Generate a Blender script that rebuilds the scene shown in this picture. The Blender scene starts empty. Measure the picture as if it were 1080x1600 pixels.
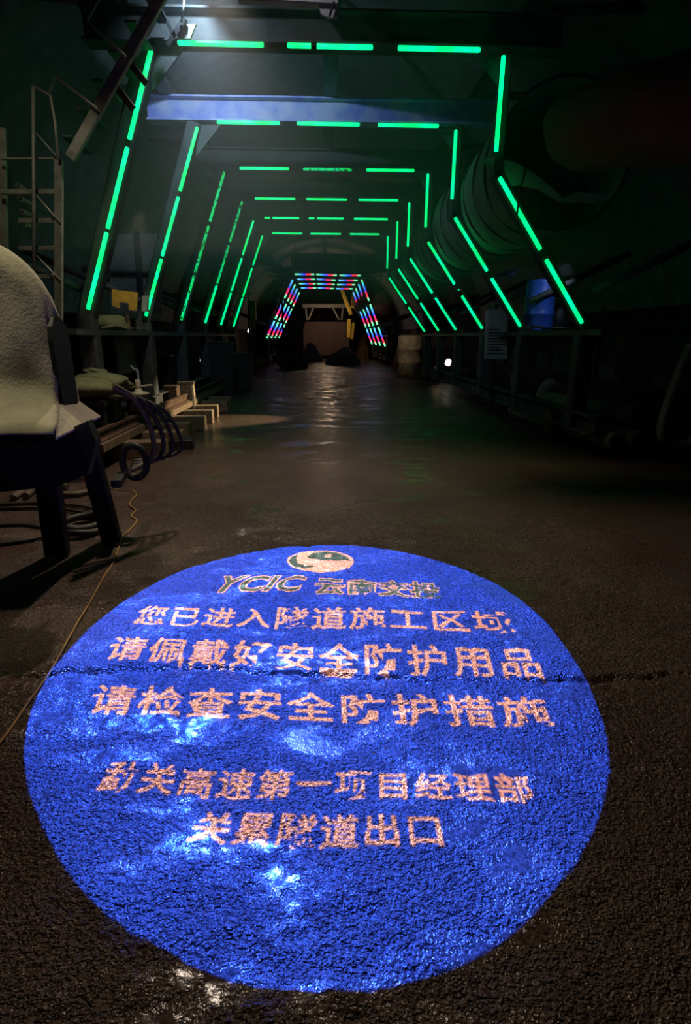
import bpy, bmesh, math, random
import numpy as np
from mathutils import Vector, Matrix, geometry
random.seed(7); rng = np.random.default_rng(5)
SC = bpy.context.scene; COL = SC.collection; PI = math.pi

# ------------------------------------------------------------------ camera, exposure
FPX, PITCH, YAW, EYE = 850.0, math.radians(17.83), math.radians(2.22), 1.6
fw = Vector((math.sin(YAW)*math.cos(PITCH), math.cos(YAW)*math.cos(PITCH), -math.sin(PITCH)))
rt = Vector((math.cos(YAW), -math.sin(YAW), 0)); up = rt.cross(fw)
cam = bpy.data.cameras.new('camera'); cam.sensor_fit = 'VERTICAL'; cam.sensor_height = 36
cam.lens = 36*FPX/1600; cam.clip_start = .05; cam.clip_end = 200
co = bpy.data.objects.new('camera', cam); COL.objects.link(co)
co.matrix_world = Matrix(((rt.x, up.x, -fw.x, 0), (rt.y, up.y, -fw.y, 0), (rt.z, up.z, -fw.z, EYE), (0, 0, 0, 1)))
SC.camera = co
SC.view_settings.view_transform = 'Standard'; SC.view_settings.look = 'None'
SC.view_settings.exposure = 0; SC.view_settings.gamma = 1; SC.view_settings.use_curve_mapping = False
SC.cycles.use_denoising = True
SC.cycles.max_bounces = 6; SC.cycles.diffuse_bounces = 2; SC.cycles.glossy_bounces = 2
SC.cycles.transparent_max_bounces = 8; SC.cycles.volume_bounces = 0
SC.cycles.sample_clamp_indirect = 3.0; SC.cycles.sample_clamp_direct = 12.0
SC.cycles.volume_step_rate = 4.0

def ray(px, py): return fw + rt*((px-540)/FPX) + up*((800-py)/FPX)
def at(px, py, d):                      # the point of the plane Y = d that the photo shows at a pixel
    r = ray(px, py); return Vector((0, 0, EYE)) + r*(d/r.y)
def gr(px, py, z=0.0):                  # the point of a level plane
    r = ray(px, py); return Vector((0, 0, EYE)) + r*((z-EYE)/r.z)

# ------------------------------------------------------------------ world and lights
w = bpy.data.worlds.new('world'); SC.world = w; w.use_nodes = True
w.node_tree.nodes['Background'].inputs[0].default_value = (.35, .5, .6, 1)
w.node_tree.nodes['Background'].inputs[1].default_value = .0035

def lamp(name, kind, loc, target, power, color, size=.1, angle=60, blend=.4):
    l = bpy.data.lights.new(name, kind); l.energy = power; l.color = color
    o = bpy.data.objects.new(name, l); COL.objects.link(o); o.location = loc
    if kind == 'SPOT': l.spot_size = math.radians(angle); l.spot_blend = blend; l.shadow_soft_size = size
    elif kind == 'AREA': l.size = size
    else: l.shadow_soft_size = size
    if target is not None: o.rotation_euler = (Vector(target)-Vector(loc)).to_track_quat('-Z', 'Y').to_euler()
    return o
LAMP = at(276, -62, 6.5)                       # the sign projector, up on the first gantry
FLOOD = at(330, -75, 7.0)
SPOT_C = Vector((-.03, 2.05, 0))
lamp('projector_bulb', 'SPOT', LAMP, SPOT_C, 30000, (1, 1, 1), .00012, 46, .05)
lamp('floodlight_bulb', 'SPOT', FLOOD, (-.9, 4.8, .0), 620, (1, .79, .64), .06, 105, .7)
lamp('beam_fill', 'SPOT', (-1.60, 8.22, 5.42), (-1.3, 10.1, 4.9), 240, (.50, .74, 1), .05, 140, .9)  # added fill: cool light for the second cross beam and the haze
lamp('overhead_bulb', 'SPOT', (-2.3, 3.05, 4.7), (-2.0, 3.4, 1.6), 220, (1, .92, .64), .10, 34, .6)
lamp('haze_fill', 'SPOT', (-1.42, 7.22, 5.36), (-1.35, 9.5, 3.6), 130, (.55, .78, 1), .05, 120, .9)  # extra unseen light, put in for a bluish glow in the haze
lamp('stair_fill', 'SPOT', (-2.3, 4.6, 4.5), (-3.2, 7.0, 2.9), 60, (1, .93, .66), .08, 55, .7)  # added fill so the stair tower shows up
lamp('aisle_bulb', 'SPOT', (2.78, 12.36, 2.45), (-2.6, 10.9, .0), 3400, (1, .80, .50), .03, 22, .5)
lamp('walkway_fill', 'SPOT', (-2.5, 8.6, 3.3), (-3.35, 9.7, 1.7), 40, (1, .86, .6), .05, 60, .7)  # small light added for the yellow board and the cabinet front
lamp('right_aisle_bulb', 'SPOT', (2.3, 22.6, 3.4), (3.3, 24.6, .5), 150, (1, .70, .46), .08, 62, .6)
lamp('face_bulb', 'POINT', (.2, 40.9, 3.3), None, 130, (1, .68, .42), .3)
lamp('drum_fill', 'SPOT', (4.1, 9.7, 2.75), (4.0, 10.9, 2.0), 16, (.55, .7, 1), .05, 80, .5)  # added fill that brightens the blue drum
lamp('pipe_fill', 'SPOT', (3.0, 12.6, 3.4), (4.6, 10.6, .3), 70, (1, .88, .66), .3, 60, .8)  # unseen fill added to lift the roadside pipes

# ------------------------------------------------------------------ materials
def mat(name, col, rough=.7, metal=0, var=.35, scale=6, bump=.3, bscale=40, spec=.4, col2=None):
    m = bpy.data.materials.new(name); m.use_nodes = True; nt = m.node_tree; b = nt.nodes['Principled BSDF']
    b.inputs['Roughness'].default_value = rough; b.inputs['Metallic'].default_value = metal
    b.inputs['Specular IOR Level'].default_value = spec
    tc = nt.nodes.new('ShaderNodeTexCoord')
    n = nt.nodes.new('ShaderNodeTexNoise'); n.inputs['Scale'].default_value = scale; n.inputs['Detail'].default_value = 6
    nt.links.new(tc.outputs['Object'], n.inputs['Vector'])
    r = nt.nodes.new('ShaderNodeValToRGB'); r.color_ramp.elements[0].position = .35; r.color_ramp.elements[1].position = .68
    c2 = col2 or tuple(c*(1-var) for c in col)
    r.color_ramp.elements[0].color = (*c2, 1); r.color_ramp.elements[1].color = (*col, 1)
    nt.links.new(n.outputs['Fac'], r.inputs[0]); nt.links.new(r.outputs[0], b.inputs['Base Color'])
    if bump:
        n2 = nt.nodes.new('ShaderNodeTexNoise'); n2.inputs['Scale'].default_value = bscale; n2.inputs['Detail'].default_value = 5
        nt.links.new(tc.outputs['Object'], n2.inputs['Vector'])
        bp = nt.nodes.new('ShaderNodeBump'); bp.inputs['Strength'].default_value = bump; bp.inputs['Distance'].default_value = .01
        nt.links.new(n2.outputs['Fac'], bp.inputs['Height']); nt.links.new(bp.outputs[0], b.inputs['Normal'])
    return m
def glow(name, col, k):
    m = bpy.data.materials.new(name); m.use_nodes = True; b = m.node_tree.nodes['Principled BSDF']
    b.inputs['Base Color'].default_value = (.1, .1, .1, 1)
    b.inputs['Emission Color'].default_value = (*col, 1); b.inputs['Emission Strength'].default_value = k
    return m
M = {}
M['steel'] = mat('gantry_steel', (.085, .09, .09), .6, .3, .5, 3)
M['steel_dark'] = mat('dark_steel', (.03, .03, .032), .55, .3, .5, 5)
M['blue'] = mat('blue_paint', (.10, .15, .50), .5, 0, .35, 4, .2, col2=(.34, .36, .52))
M['bluep'] = mat('blue_pipe_paint', (.03, .09, .42), .45, 0, .4, 4)
M['grey'] = mat('grey_sheet', (.16, .17, .16), .65, .1, .5, 4)
M['galv'] = mat('galvanised_tube', (.30, .29, .24), .5, .2, .45, 8)
M['tarp'] = mat('dusty_tarpaulin', (.52, .47, .33), .9, 0, .32, 5, .5, 60)
M['black'] = mat('black_rubber', (.018, .018, .02), .55, 0, .4, 20)
M['rust'] = mat('rusty_iron', (.12, .065, .04), .75, .2, .5, 12, .6)
M['hose'] = mat('dusty_hose', (.17, .14, .09), .6, 0, .4, 15)
M['hosed'] = mat('dark_hose', (.05, .045, .035), .5, 0, .5, 15)
M['wood'] = mat('dirty_timber', (.22, .15, .09), .85, 0, .5, 9, .7)
M['conc'] = mat('shotcrete', (.10, .095, .085), .95, 0, .5, 1.2, 1.0, 9)
M['pipe'] = mat('dusty_pipe', (.22, .20, .15), .8, 0, .45, 5)
M['sack'] = mat('woven_sack', (.15, .17, .075), .9, 0, .35, 14, .6, 120)
M['card'] = mat('yellow_board', (.55, .33, .05), .8, 0, .4, 7)
M['cream'] = mat('cream_paint', (.62, .52, .34), .6, 0, .3, 12)
M['wire'] = mat('orange_wire', (.48, .27, .07), .6, 0, .4, 20, 0)
M['duct'] = mat('grey_duct_fabric', (.20, .24, .20), .75, 0, .35, 2, .6, 12)
M['ductred'] = mat('red_duct_fabric', (.15, .045, .025), .8, 0, .3, 2, .6, 10)
M['ductedge'] = mat('pale_duct_edge', (.30, .36, .26), .8, 0, .3, 5, .6, 12)
M['white'] = mat('dirty_white', (.58, .56, .52), .7, 0, .35, 6)
M['board'] = mat('notice_board', (.33, .36, .32), .6, 0, .2, 6, .05)
M['banner'] = mat('banner_sheet', (.34, .38, .34), .8, 0, .3, 2, .1)
M['mark'] = mat('sign_ink', (.02, .025, .02), .8, 0, .2, 5, 0)
M['yellow'] = mat('yellow_boom_paint', (.60, .42, .06), .5, 0, .35, 6)
M['mud'] = mat('rock_spoil', (.20, .105, .055), .95, 0, .55, 2.5, 1.0, 6)
M['tank'] = mat('brown_tank', (.13, .075, .06), .6, 0, .3, 3)
M['glass'] = glow('lit_lamp_glass', (1, .93, .78), 2.2)
M['glassw'] = glow('lit_lamp_glass_warm', (1, .72, .40), 1.1)

def led_green(name, dirty=False):
    m = bpy.data.materials.new(name); m.use_nodes = True; nt = m.node_tree; b = nt.nodes['Principled BSDF']
    b.inputs['Base Color'].default_value = (.05, .12, .08, 1); b.inputs['Roughness'].default_value = .35
    tc = nt.nodes.new('ShaderNodeTexCoord')
    wv = nt.nodes.new('ShaderNodeTexWave'); wv.wave_type = 'BANDS'; wv.bands_direction = 'Z'
    wv.inputs['Scale'].default_value = 11.5 
    nt.links.new(tc.outputs['Object'], wv.inputs['Vector'])
    n = nt.nodes.new('ShaderNodeTexNoise'); n.inputs['Scale'].default_value = 3.0
    oi = nt.nodes.new('ShaderNodeObjectInfo')
    ad = nt.nodes.new('ShaderNodeVectorMath'); ad.operation = 'ADD'
    nt.links.new(tc.outputs['Object'], ad.inputs[0]); nt.links.new(oi.outputs['Location'], ad.inputs[1])
    nt.links.new(ad.outputs[0], n.inputs['Vector'])
    rp = nt.nodes.new('ShaderNodeValToRGB'); rp.color_ramp.elements[0].position = .38; rp.color_ramp.elements[1].position = .6
    nt.links.new(n.outputs['Fac'], rp.inputs[0])
    ml = nt.nodes.new('ShaderNodeMath'); ml.operation = 'MULTIPLY'
    nt.links.new(wv.outputs['Fac'], ml.inputs[0]); nt.links.new(rp.outputs[0], ml.inputs[1])
    mx = nt.nodes.new('ShaderNodeMix'); mx.data_type = 'RGBA'
    mx.inputs[6].default_value = (.0, .8, .13, 1); mx.inputs[7].default_value = (.0, .95, .42, 1)
    nt.links.new(ml.outputs[0], mx.inputs[0]); nt.links.new(mx.outputs[2], b.inputs['Emission Color'])
    b.inputs['Emission Strength'].default_value = 2.1
    if dirty:
        n3 = nt.nodes.new('ShaderNodeTexNoise'); n3.inputs['Scale'].default_value = 16; n3.inputs['Detail'].default_value = 3
        nt.links.new(ad.outputs[0], n3.inputs['Vector'])
        r3 = nt.nodes.new('ShaderNodeValToRGB'); r3.color_ramp.elements[0].position = .40; r3.color_ramp.elements[1].position = .47
        nt.links.new(n3.outputs['Fac'], r3.inputs[0])
        m3 = nt.nodes.new('ShaderNodeMath'); m3.operation = 'MULTIPLY'; m3.inputs[1].default_value = 1.0
        nt.links.new(r3.outputs[0], m3.inputs[0]); nt.links.new(m3.outputs[0], b.inputs['Emission Strength'])
    return m
def led_rgb(name, stops):
    m = bpy.data.materials.new(name); m.use_nodes = True; nt = m.node_tree; b = nt.nodes['Principled BSDF']
    tc = nt.nodes.new('ShaderNodeTexCoord'); sp = nt.nodes.new('ShaderNodeSeparateXYZ')
    nt.links.new(tc.outputs['Object'], sp.inputs[0])
    rp = nt.nodes.new('ShaderNodeValToRGB'); rp.color_ramp.interpolation = 'LINEAR'
    el = rp.color_ramp.elements
    el[0].position = stops[0][0]; el[0].color = (*stops[0][1], 1)
    el[1].position = stops[-1][0]; el[1].color = (*stops[-1][1], 1)
    for p_, c_ in stops[1:-1]: e = el.new(p_); e.color = (*c_, 1)
    nt.links.new(sp.outputs['Z'], rp.inputs[0]); nt.links.new(rp.outputs[0], b.inputs['Emission Color'])
    b.inputs['Base Color'].default_value = (.05, .05, .05, 1); b.inputs['Emission Strength'].default_value = 2.2
    return m
M['led'] = led_green('green_led'); M['led_dirty'] = led_green('green_led_dirty', True)
cy_, bl_, rd_, wg_ = (.04, .5, .75), (.02, .03, .9), (.85, .02, .06), (.2, .7, .3)
M['rgb0'] = led_rgb('striped_led', [(0, wg_), (.12, (.1, .7, .3)), (.2, cy_), (.36, (.05, .2, .95)), (.52, bl_), (.60, rd_), (.80, rd_), (.88, wg_), (1, (.1, .7, .35))])
M['rgb1'] = led_rgb('striped_led_reversed', [(0, cy_), (.15, (.1, .4, .9)), (.42, bl_), (.5, rd_), (.75, (.8, .02, .2)), (.84, wg_), (1, (.05, .7, .3))])

# wet ground of the tunnel: brown laterite-stained concrete, gritty with smooth wet patches
def floor_mat():
    m = bpy.data.materials.new('wet_gritty_floor'); m.use_nodes = True; nt = m.node_tree; b = nt.nodes['Principled BSDF']
    N = lambda t: nt.nodes.new(t); L = nt.links.new
    tc = N('ShaderNodeTexCoord')
    def noise(s, d=5, r=.6, sx=1):
        n = N('ShaderNodeTexNoise'); n.inputs['Scale'].default_value = s; n.inputs['Detail'].default_value = d; n.inputs['Roughness'].default_value = r
        if sx != 1:
            mp = N('ShaderNodeMapping'); mp.inputs['Scale'].default_value = (1, sx, 1); L(tc.outputs['Object'], mp.inputs[0]); L(mp.outputs[0], n.inputs['Vector'])
        else: L(tc.outputs['Object'], n.inputs['Vector'])
        return n.outputs['Fac']
    def ramp(x, a, c, ca, cc):
        r = N('ShaderNodeValToRGB'); e = r.color_ramp.elements; e[0].position = a; e[1].position = c; e[0].color = (*ca, 1); e[1].color = (*cc, 1)
        L(x, r.inputs[0]); return r.outputs[0]
    def math_(op, a, c):
        q = N('ShaderNodeMath'); q.operation = op
        for i, v in enumerate((a, c)):
            if hasattr(v, 'links'): L(v, q.inputs[i])
            else: q.inputs[i].default_value = v
        return q.outputs[0]
    base = ramp(noise(.9, 6), .36, .66, (.080, .046, .033), (.120, .083, .060))
    grit = ramp(noise(85, 2, .6), .36, .60, (.35, .35, .35), (1.25, 1.25, 1.25))
    mx = N('ShaderNodeMix'); mx.data_type = 'RGBA'; mx.blend_type = 'MULTIPLY'; mx.inputs[0].default_value = 1
    L(base, mx.inputs[6]); L(grit, mx.inputs[7]); L(mx.outputs[2], b.inputs['Base Color'])
    smooth = ramp(noise(1.35, 6, .68, 1.7), .40, .49, (0, 0, 0), (1, 1, 1))       # 0 = smooth muddy film, 1 = grit
    far = N('ShaderNodeSeparateXYZ'); L(tc.outputs['Object'], far.inputs[0])
    mr = N('ShaderNodeMapRange'); L(far.outputs['Y'], mr.inputs[0]); mr.inputs[1].default_value = 5.5; mr.inputs[2].default_value = 8.5
    wet = math_('MULTIPLY', mr.outputs[0], ramp(noise(.45, 4), .40, .58, (0, 0, 0), (1, 1, 1)))   # puddled stretch under the gantry
    rough = math_('SUBTRACT', math_('ADD', .16, math_('MULTIPLY', noise(5, 3), .14)), math_('MULTIPLY', wet, .16))
    L(rough, b.inputs['Roughness']); b.inputs['Specular IOR Level'].default_value = .55
    b1 = N('ShaderNodeBump'); b1.inputs['Distance'].default_value = .022
    L(math_('MULTIPLY', math_('ADD', math_('MULTIPLY', smooth, .93), .05), math_('SUBTRACT', 1, math_('MULTIPLY', wet, .6))), b1.inputs['Strength'])
    L(math_('ADD', noise(62, 1.5, .6), math_('MULTIPLY', noise(150, 1, .5), .45)), b1.inputs['Height'])
    b2 = N('ShaderNodeBump'); b2.inputs['Distance'].default_value = .02; b2.inputs['Strength'].default_value = .12
    L(noise(18, 4), b2.inputs['Height']); L(b1.outputs[0], b2.inputs['Normal']); L(b2.outputs[0], b.inputs['Normal'])
    return m
M['floor'] = floor_mat()

# ------------------------------------------------------------------ shape helpers
class MB:
    def __init__(s): s.v = []; s.f = []; s.smooth = []
    def add(s, vs, fs, sm=False):
        n = len(s.v); s.v += [Vector(v) for v in vs]
        for f in fs: s.f.append([i+n for i in f]); s.smooth.append(sm)
        return s
    def bar(s, p0, p1, w, h=None, upv=(0, 0, 1), bev=.12):      # a rectangular bar with chamfered long edges
        h = h or w; p0 = Vector(p0); p1 = Vector(p1); d = (p1-p0).normalized(); u = Vector(upv)
        if abs(d.dot(u.normalized())) > .98: u = Vector((0, 1, 0))
        x = d.cross(u).normalized(); y = x.cross(d).normalized(); c = min(w, h)*bev
        prof = [(w/2-c, -h/2), (w/2, -h/2+c), (w/2, h/2-c), (w/2-c, h/2), (-w/2+c, h/2), (-w/2, h/2-c), (-w/2, -h/2+c), (-w/2+c, -h/2)]
        vs = [p+x*a+y*b for p in (p0, p1) for a, b in prof]
        return s.add(vs, [[i, (i+1) % 8, 8+(i+1) % 8, 8+i] for i in range(8)]+[list(range(7, -1, -1)), list(range(8, 16))])
    def box(s, c, sz, rz=0, bev=.04):
        c = Vector(c); a = Vector((math.cos(rz), math.sin(rz), 0)); 
        return s.bar(c-a*sz[0]/2, c+a*sz[0]/2, sz[1], sz[2], bev=bev)
    def ibeam(s, p0, p1, w, h, t=.02, upv=(0, 0, 1)):
        p0 = Vector(p0); p1 = Vector(p1); d = (p1-p0).normalized(); u = Vector(upv)
        x = d.cross(u).normalized(); y = x.cross(d).normalized()
        s.bar(p0, p1, t, h-2*t, upv, .02)
        for k in (-1, 1): s.bar(p0+y*k*(h-t)/2, p1+y*k*(h-t)/2, w, t, upv, .05)
        return s
    def tube(s, pts, r, n=8, closed=False, caps=True):
        pts = [Vector(p) for p in pts]; m = len(pts); rs = r if hasattr(r, '__len__') else [r]*m
        vs = []; t0 = (pts[1]-pts[0]).normalized(); u = t0.orthogonal().normalized()
        for i, p in enumerate(pts):
            a = pts[i-1] if (i or closed) else p; b = pts[(i+1) % m] if (i < m-1 or closed) else p
            t = (b-a).normalized(); u = (u-t*u.dot(t)).normalized(); v = t.cross(u)
            vs += [p+(u*math.cos(2*PI*k/n)+v*math.sin(2*PI*k/n))*rs[i] for k in range(n)]
        fs = [[i*n+k, i*n+(k+1) % n, ((i+1) % m)*n+(k+1) % n, ((i+1) % m)*n+k] for i in range(m if closed else m-1) for k in range(n)]
        s.add(vs, fs, True)
        if caps and not closed:
            s.add(vs[:n], [list(range(n-1, -1, -1))]); s.add(vs[-n:], [list(range(n))])
        return s
    def pipe(s, p0, p1, ro, ri, n=20):                          # an open hollow pipe
        p0 = Vector(p0); p1 = Vector(p1); t = (p1-p0).normalized(); u = t.orthogonal().normalized(); v = t.cross(u)
        R = lambda p, r: [p+(u*math.cos(2*PI*k/n)+v*math.sin(2*PI*k/n))*r for k in range(n)]
        vs = R(p0, ro)+R(p1, ro)+R(p1, ri)+R(p0, ri)
        return s.add(vs, [[j*n+k, j*n+(k+1) % n, ((j+1) % 4)*n+(k+1) % n, ((j+1) % 4)*n+k] for j in range(4) for k in range(n)], True)
    def lathe(s, c, prof, n=20, axis=(0, 0, 1)):                # profile of (radius, height)
        c = Vector(c); t = Vector(axis).normalized(); u = t.orthogonal().normalized(); v = t.cross(u); m = len(prof)
        vs = [c+t*h+(u*math.cos(2*PI*k/n)+v*math.sin(2*PI*k/n))*r for r, h in prof for k in range(n)]
        fs = [[i*n+k, i*n+(k+1) % n, (i+1)*n+(k+1) % n, (i+1)*n+k] for i in range(m-1) for k in range(n)]
        s.add(vs, fs, True)
        s.add(vs[:n], [list(range(n-1, -1, -1))]); return s.add(vs[-n:], [list(range(n))])
    def prism(s, poly, off):                                    # a planar outline pushed along a vector
        poly = [Vector(p) for p in poly]; n = len(poly); off = Vector(off)
        return s.add(poly+[p+off for p in poly], [list(range(n-1, -1, -1)), list(range(n, 2*n))]+[[i, (i+1) % n, n+(i+1) % n, n+i] for i in range(n)])
    def blob(s, c, sz, seed=0, amp=.15, n=20, fl=.0, rz=0):     # a lumpy rounded mass, flattened below by fl
        r_ = np.random.default_rng(seed); k = r_.normal(size=(7, 3))*2.2; ph = r_.uniform(0, 6, 7); c = Vector(c); vs = []
        for i in range(n+1):
            th = PI*i/n
            for j in range(2*n):
                f = 2*PI*j/(2*n); d = np.array((math.sin(th)*math.cos(f), math.sin(th)*math.sin(f), math.cos(th)))
                q = 1+amp*np.mean(np.sin(k@d+ph))*2; d2 = d*q
                z = d2[2] if d2[2] > -fl or fl == 0 else -fl
                x_, y_ = d2[0]*sz[0], d2[1]*sz[1]
                vs.append(c+Vector((x_*math.cos(rz)-y_*math.sin(rz), x_*math.sin(rz)+y_*math.cos(rz), z*sz[2])))
        m = 2*n
        return s.add(vs, [[i*m+j, (i+1)*m+j, (i+1)*m+(j+1) % m, i*m+(j+1) % m] for i in range(n) for j in range(m)], True)
    def build(s, name, m, parent=None, origin=None):
        o0 = Vector(origin) if origin is not None else (wloc(parent) if parent else Vector((0, 0, 0)))
        me = bpy.data.meshes.new(name); me.from_pydata([v-o0 for v in s.v], [], s.f); me.materials.append(m)
        me.polygons.foreach_set('use_smooth', s.smooth); me.update()
        b = bmesh.new(); b.from_mesh(me); bmesh.ops.remove_doubles(b, verts=b.verts, dist=1e-5); bmesh.ops.recalc_face_normals(b, faces=b.faces); b.to_mesh(me); b.free()
        o = bpy.data.objects.new(name, me); COL.objects.link(o)
        if parent: o.parent = parent
        else: o.location = o0
        return o
def wloc(o):
    p = Vector(o.location)
    while o.parent: o = o.parent; p += Vector(o.location)
    return p
def tag(o, label=None, cat=None, group=None, kind=None):
    for k, v in (('label', label), ('category', cat), ('group', group), ('kind', kind)):
        if v: o[k] = v
    return o
def thing(name, loc, label, cat, group=None):
    o = bpy.data.objects.new(name, None); o.empty_display_size = .1; COL.objects.link(o); o.location = loc
    return tag(o, label, cat, group)
def copy_tree(o, parent=None):
    c = o.copy(); COL.objects.link(c)
    if parent: c.parent = parent
    for ch in o.children: copy_tree(ch, c)
    return c
def base_origin(mb):
    xs = [v.x for v in mb.v]; ys = [v.y for v in mb.v]; return Vector(((min(xs)+max(xs))/2, (min(ys)+max(ys))/2, min(v.z for v in mb.v)))
def solo(mb, name, m, label, cat, group=None): return tag(mb.build(name, m, None, base_origin(mb)), label, cat, group)
def bez(pts, n=8):                                              # smooth path through points
    pts = [Vector(p) for p in pts]; out = []
    for i in range(len(pts)-1):
        p0 = pts[max(i-1, 0)]; p1 = pts[i]; p2 = pts[i+1]; p3 = pts[min(i+2, len(pts)-1)]
        for k in range(n):
            t = k/n; out.append(.5*((2*p1)+(p2-p0)*t+(2*p0-5*p1+4*p2-p3)*t*t+(3*p1-p0-3*p2+p3)*t**3))
    return out+[pts[-1]]

# ------------------------------------------------------------------ the setting
def floor_height(x, y):
    h = .004*np.sin(3.1*x+1.7*np.sin(2.3*y))+.004*np.sin(4.3*y+2.1*np.sin(1.9*x))+.003*np.sin(9*x+5*np.sin(3*y))*np.sin(8*y)
    return h
crack = [(-30, 1062), (90, 1052), (180, 1050), (260, 1046), (330, 1043), (400, 1050), (440, 1053), (500, 1050), (560, 1056), (640, 1060), (760, 1062), (870, 1063), (960, 1060), (1020, 1056), (1120, 1046)]
cp_ = [gr(*p) for p in crack]
cxs = np.array([p.x for p in cp_]); cys = np.array([p.y for p in cp_])
def grid_floor():
    xs = np.concatenate([np.linspace(-7.5, -2.2, 12)[:-1], np.arange(-2.2, 2.6, .012), np.linspace(2.6, 8, 12)])
    ys = np.concatenate([np.linspace(-3, .6, 5)[:-1], np.arange(.6, 4.4, .012), np.linspace(4.4, 62, 80)])
    X, Y = np.meshgrid(xs, ys); Z = floor_height(X, Y)*(1/(1+np.exp((Y-6)*2)))
    near = (np.abs(X) < 3)&(Y < 4.4)&(Y > .6)
    # pitted surface
    def vnoise(s, seed):
        r = np.random.default_rng(seed); g = r.normal(size=(700, 700)); u = (X+8)/s; v = (Y+4)/s
        i = np.floor(u).astype(int) % 699; j = np.floor(v).astype(int) % 699; a = u-np.floor(u); b = v-np.floor(v); a = a*a*(3-2*a); b = b*b*(3-2*b)
        return g[j, i]*(1-a)*(1-b)+g[j, i+1]*a*(1-b)+g[j+1, i]*(1-a)*b+g[j+1, i+1]*a*b
    mask = 1/(1+np.exp(-(vnoise(.42, 11)+.35)*5))
    Z += np.where(near, mask*(.0024*vnoise(.032, 1)+.0014*vnoise(.055, 2))+.001*vnoise(.13, 3), 0)
    yc = np.interp(X, cxs, cys)+.012*np.sin(X*23)+.006*np.sin(X*71)
    wdt = .012+.008*np.sin(X*5+1)+.012*np.exp(-((X+.7)/.35)**2)
    d = (Y-yc)/wdt
    Z -= np.where(near, .02*np.exp(-d*d), 0); Z += np.where(near, .006*np.exp(-((d-2.2)/1.5)**2), 0)
    for _ in range(60):                                       # chipped pits
        px, py, pr, pd = rng.uniform(-1.8, 2), rng.uniform(.8, 4.2), rng.uniform(.008, .03), rng.uniform(.004, .012)
        Z -= pd*np.exp(-((X-px)**2+((Y-py)*1.3)**2)/pr**2)
    ny, nx = X.shape; idx = np.arange(nx*ny).reshape(ny, nx)
    me = bpy.data.meshes.new('floor')
    me.from_pydata(np.stack([X, Y, Z], -1).reshape(-1, 3).tolist(), [], np.stack([idx[:-1, :-1], idx[:-1, 1:], idx[1:, 1:], idx[1:, :-1]], -1).reshape(-1, 4).tolist())
    me.polygons.foreach_set('use_smooth', [True]*len(me.polygons)); me.materials.append(M['floor'])
    o = bpy.data.objects.new('floor', me); COL.objects.link(o); return tag(o, kind='structure')
grid_floor()
TX, TZ, TR = .2, 1.2, 6.6                                       # tunnel axis and radius
def vault(name, a0, a1, n):
    mb = MB(); ys = np.linspace(-3, 62, 40); vs = []; r_ = np.random.default_rng(3)
    for i in range(n+1):
        a = math.radians(a0+(a1-a0)*i/n)
        for y in ys:
            R = TR+.05*math.sin(y*1.7+a*6); vs.append((TX+R*math.cos(a), y, max(TZ+R*math.sin(a), -.02)))
    m = len(ys)
    mb.add(vs, [[i*m+j, i*m+j+1, (i+1)*m+j+1, (i+1)*m+j] for i in range(n) for j in range(m-1)], True)
    return tag(mb.build(name, M['conc']), kind='structure')
vault('wall_right', -10.5, 35, 10); vault('ceiling', 35, 145, 22); vault('wall_left', 145, 190.5, 10)
mb = MB(); vs = [(TX, 56, 3)]
for k in range(48): a = 2*PI*k/48; vs.append((TX+7*math.cos(a), 56, max(3+6.5*math.sin(a), -.1)))
mb.add(vs, [[0, 1+k, 1+(k+1) % 48] for k in range(48)]); tag(mb.build('wall_back', M['conc']), kind='structure')

# ------------------------------------------------------------------ the projected round sign: lamp, slide and housing
def hom(q):                                                     # unit square -> floor quad (TL, TR, BR, BL of the line of text)
    src = [(0, 1), (1, 1), (1, 0), (0, 0)]; A_ = []; b_ = []
    for (u, v), p in zip(src, q):
        A_ += [[u, v, 1, 0, 0, 0, -u*p.x, -v*p.x], [0, 0, 0, u, v, 1, -u*p.y, -v*p.y]]; b_ += [p.x, p.y]
    h = np.append(np.linalg.solve(np.array(A_), np.array(b_)), 1).reshape(3, 3)
    def f(u, v): r = h@np.array((u, v, 1)); return Vector((r[0]/r[2], r[1]/r[2]))
    return f
def text_loops(body, quad, bold, shear=0, grow=0, space=1.12):
    def mesh_of(off):
        c = bpy.data.curves.new('lettering', 'FONT'); c.body = body; c.size = 1; c.space_character = space; c.offset = off; c.shear = shear; c.resolution_u = 3
        o = bpy.data.objects.new('lettering', c); COL.objects.link(o); bpy.context.view_layer.update()
        m = bpy.data.meshes.new_from_object(o.evaluated_get(bpy.context.evaluated_depsgraph_get()))
        bpy.data.objects.remove(o); bpy.data.curves.remove(c); return m
    m = mesh_of(bold)
    xs = [v.co.x for v in m.vertices]; ys = [v.co.y for v in m.vertices]; x0, x1, y0, y1 = min(xs), max(xs), min(ys), max(ys)
    if grow: bpy.data.meshes.remove(m); m = mesh_of(bold+grow)
    F = hom([gr(*p) for p in quad])
    b = bmesh.new(); b.from_mesh(m); bmesh.ops.remove_doubles(b, verts=b.verts, dist=1e-4)
    tris = []
    for f in b.faces: tris.append([F((l.vert.co.x-x0)/(x1-x0), (l.vert.co.y-y0)/(y1-y0)) for l in f.loops])
    b.free(); bpy.data.meshes.remove(m); return tris
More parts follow.
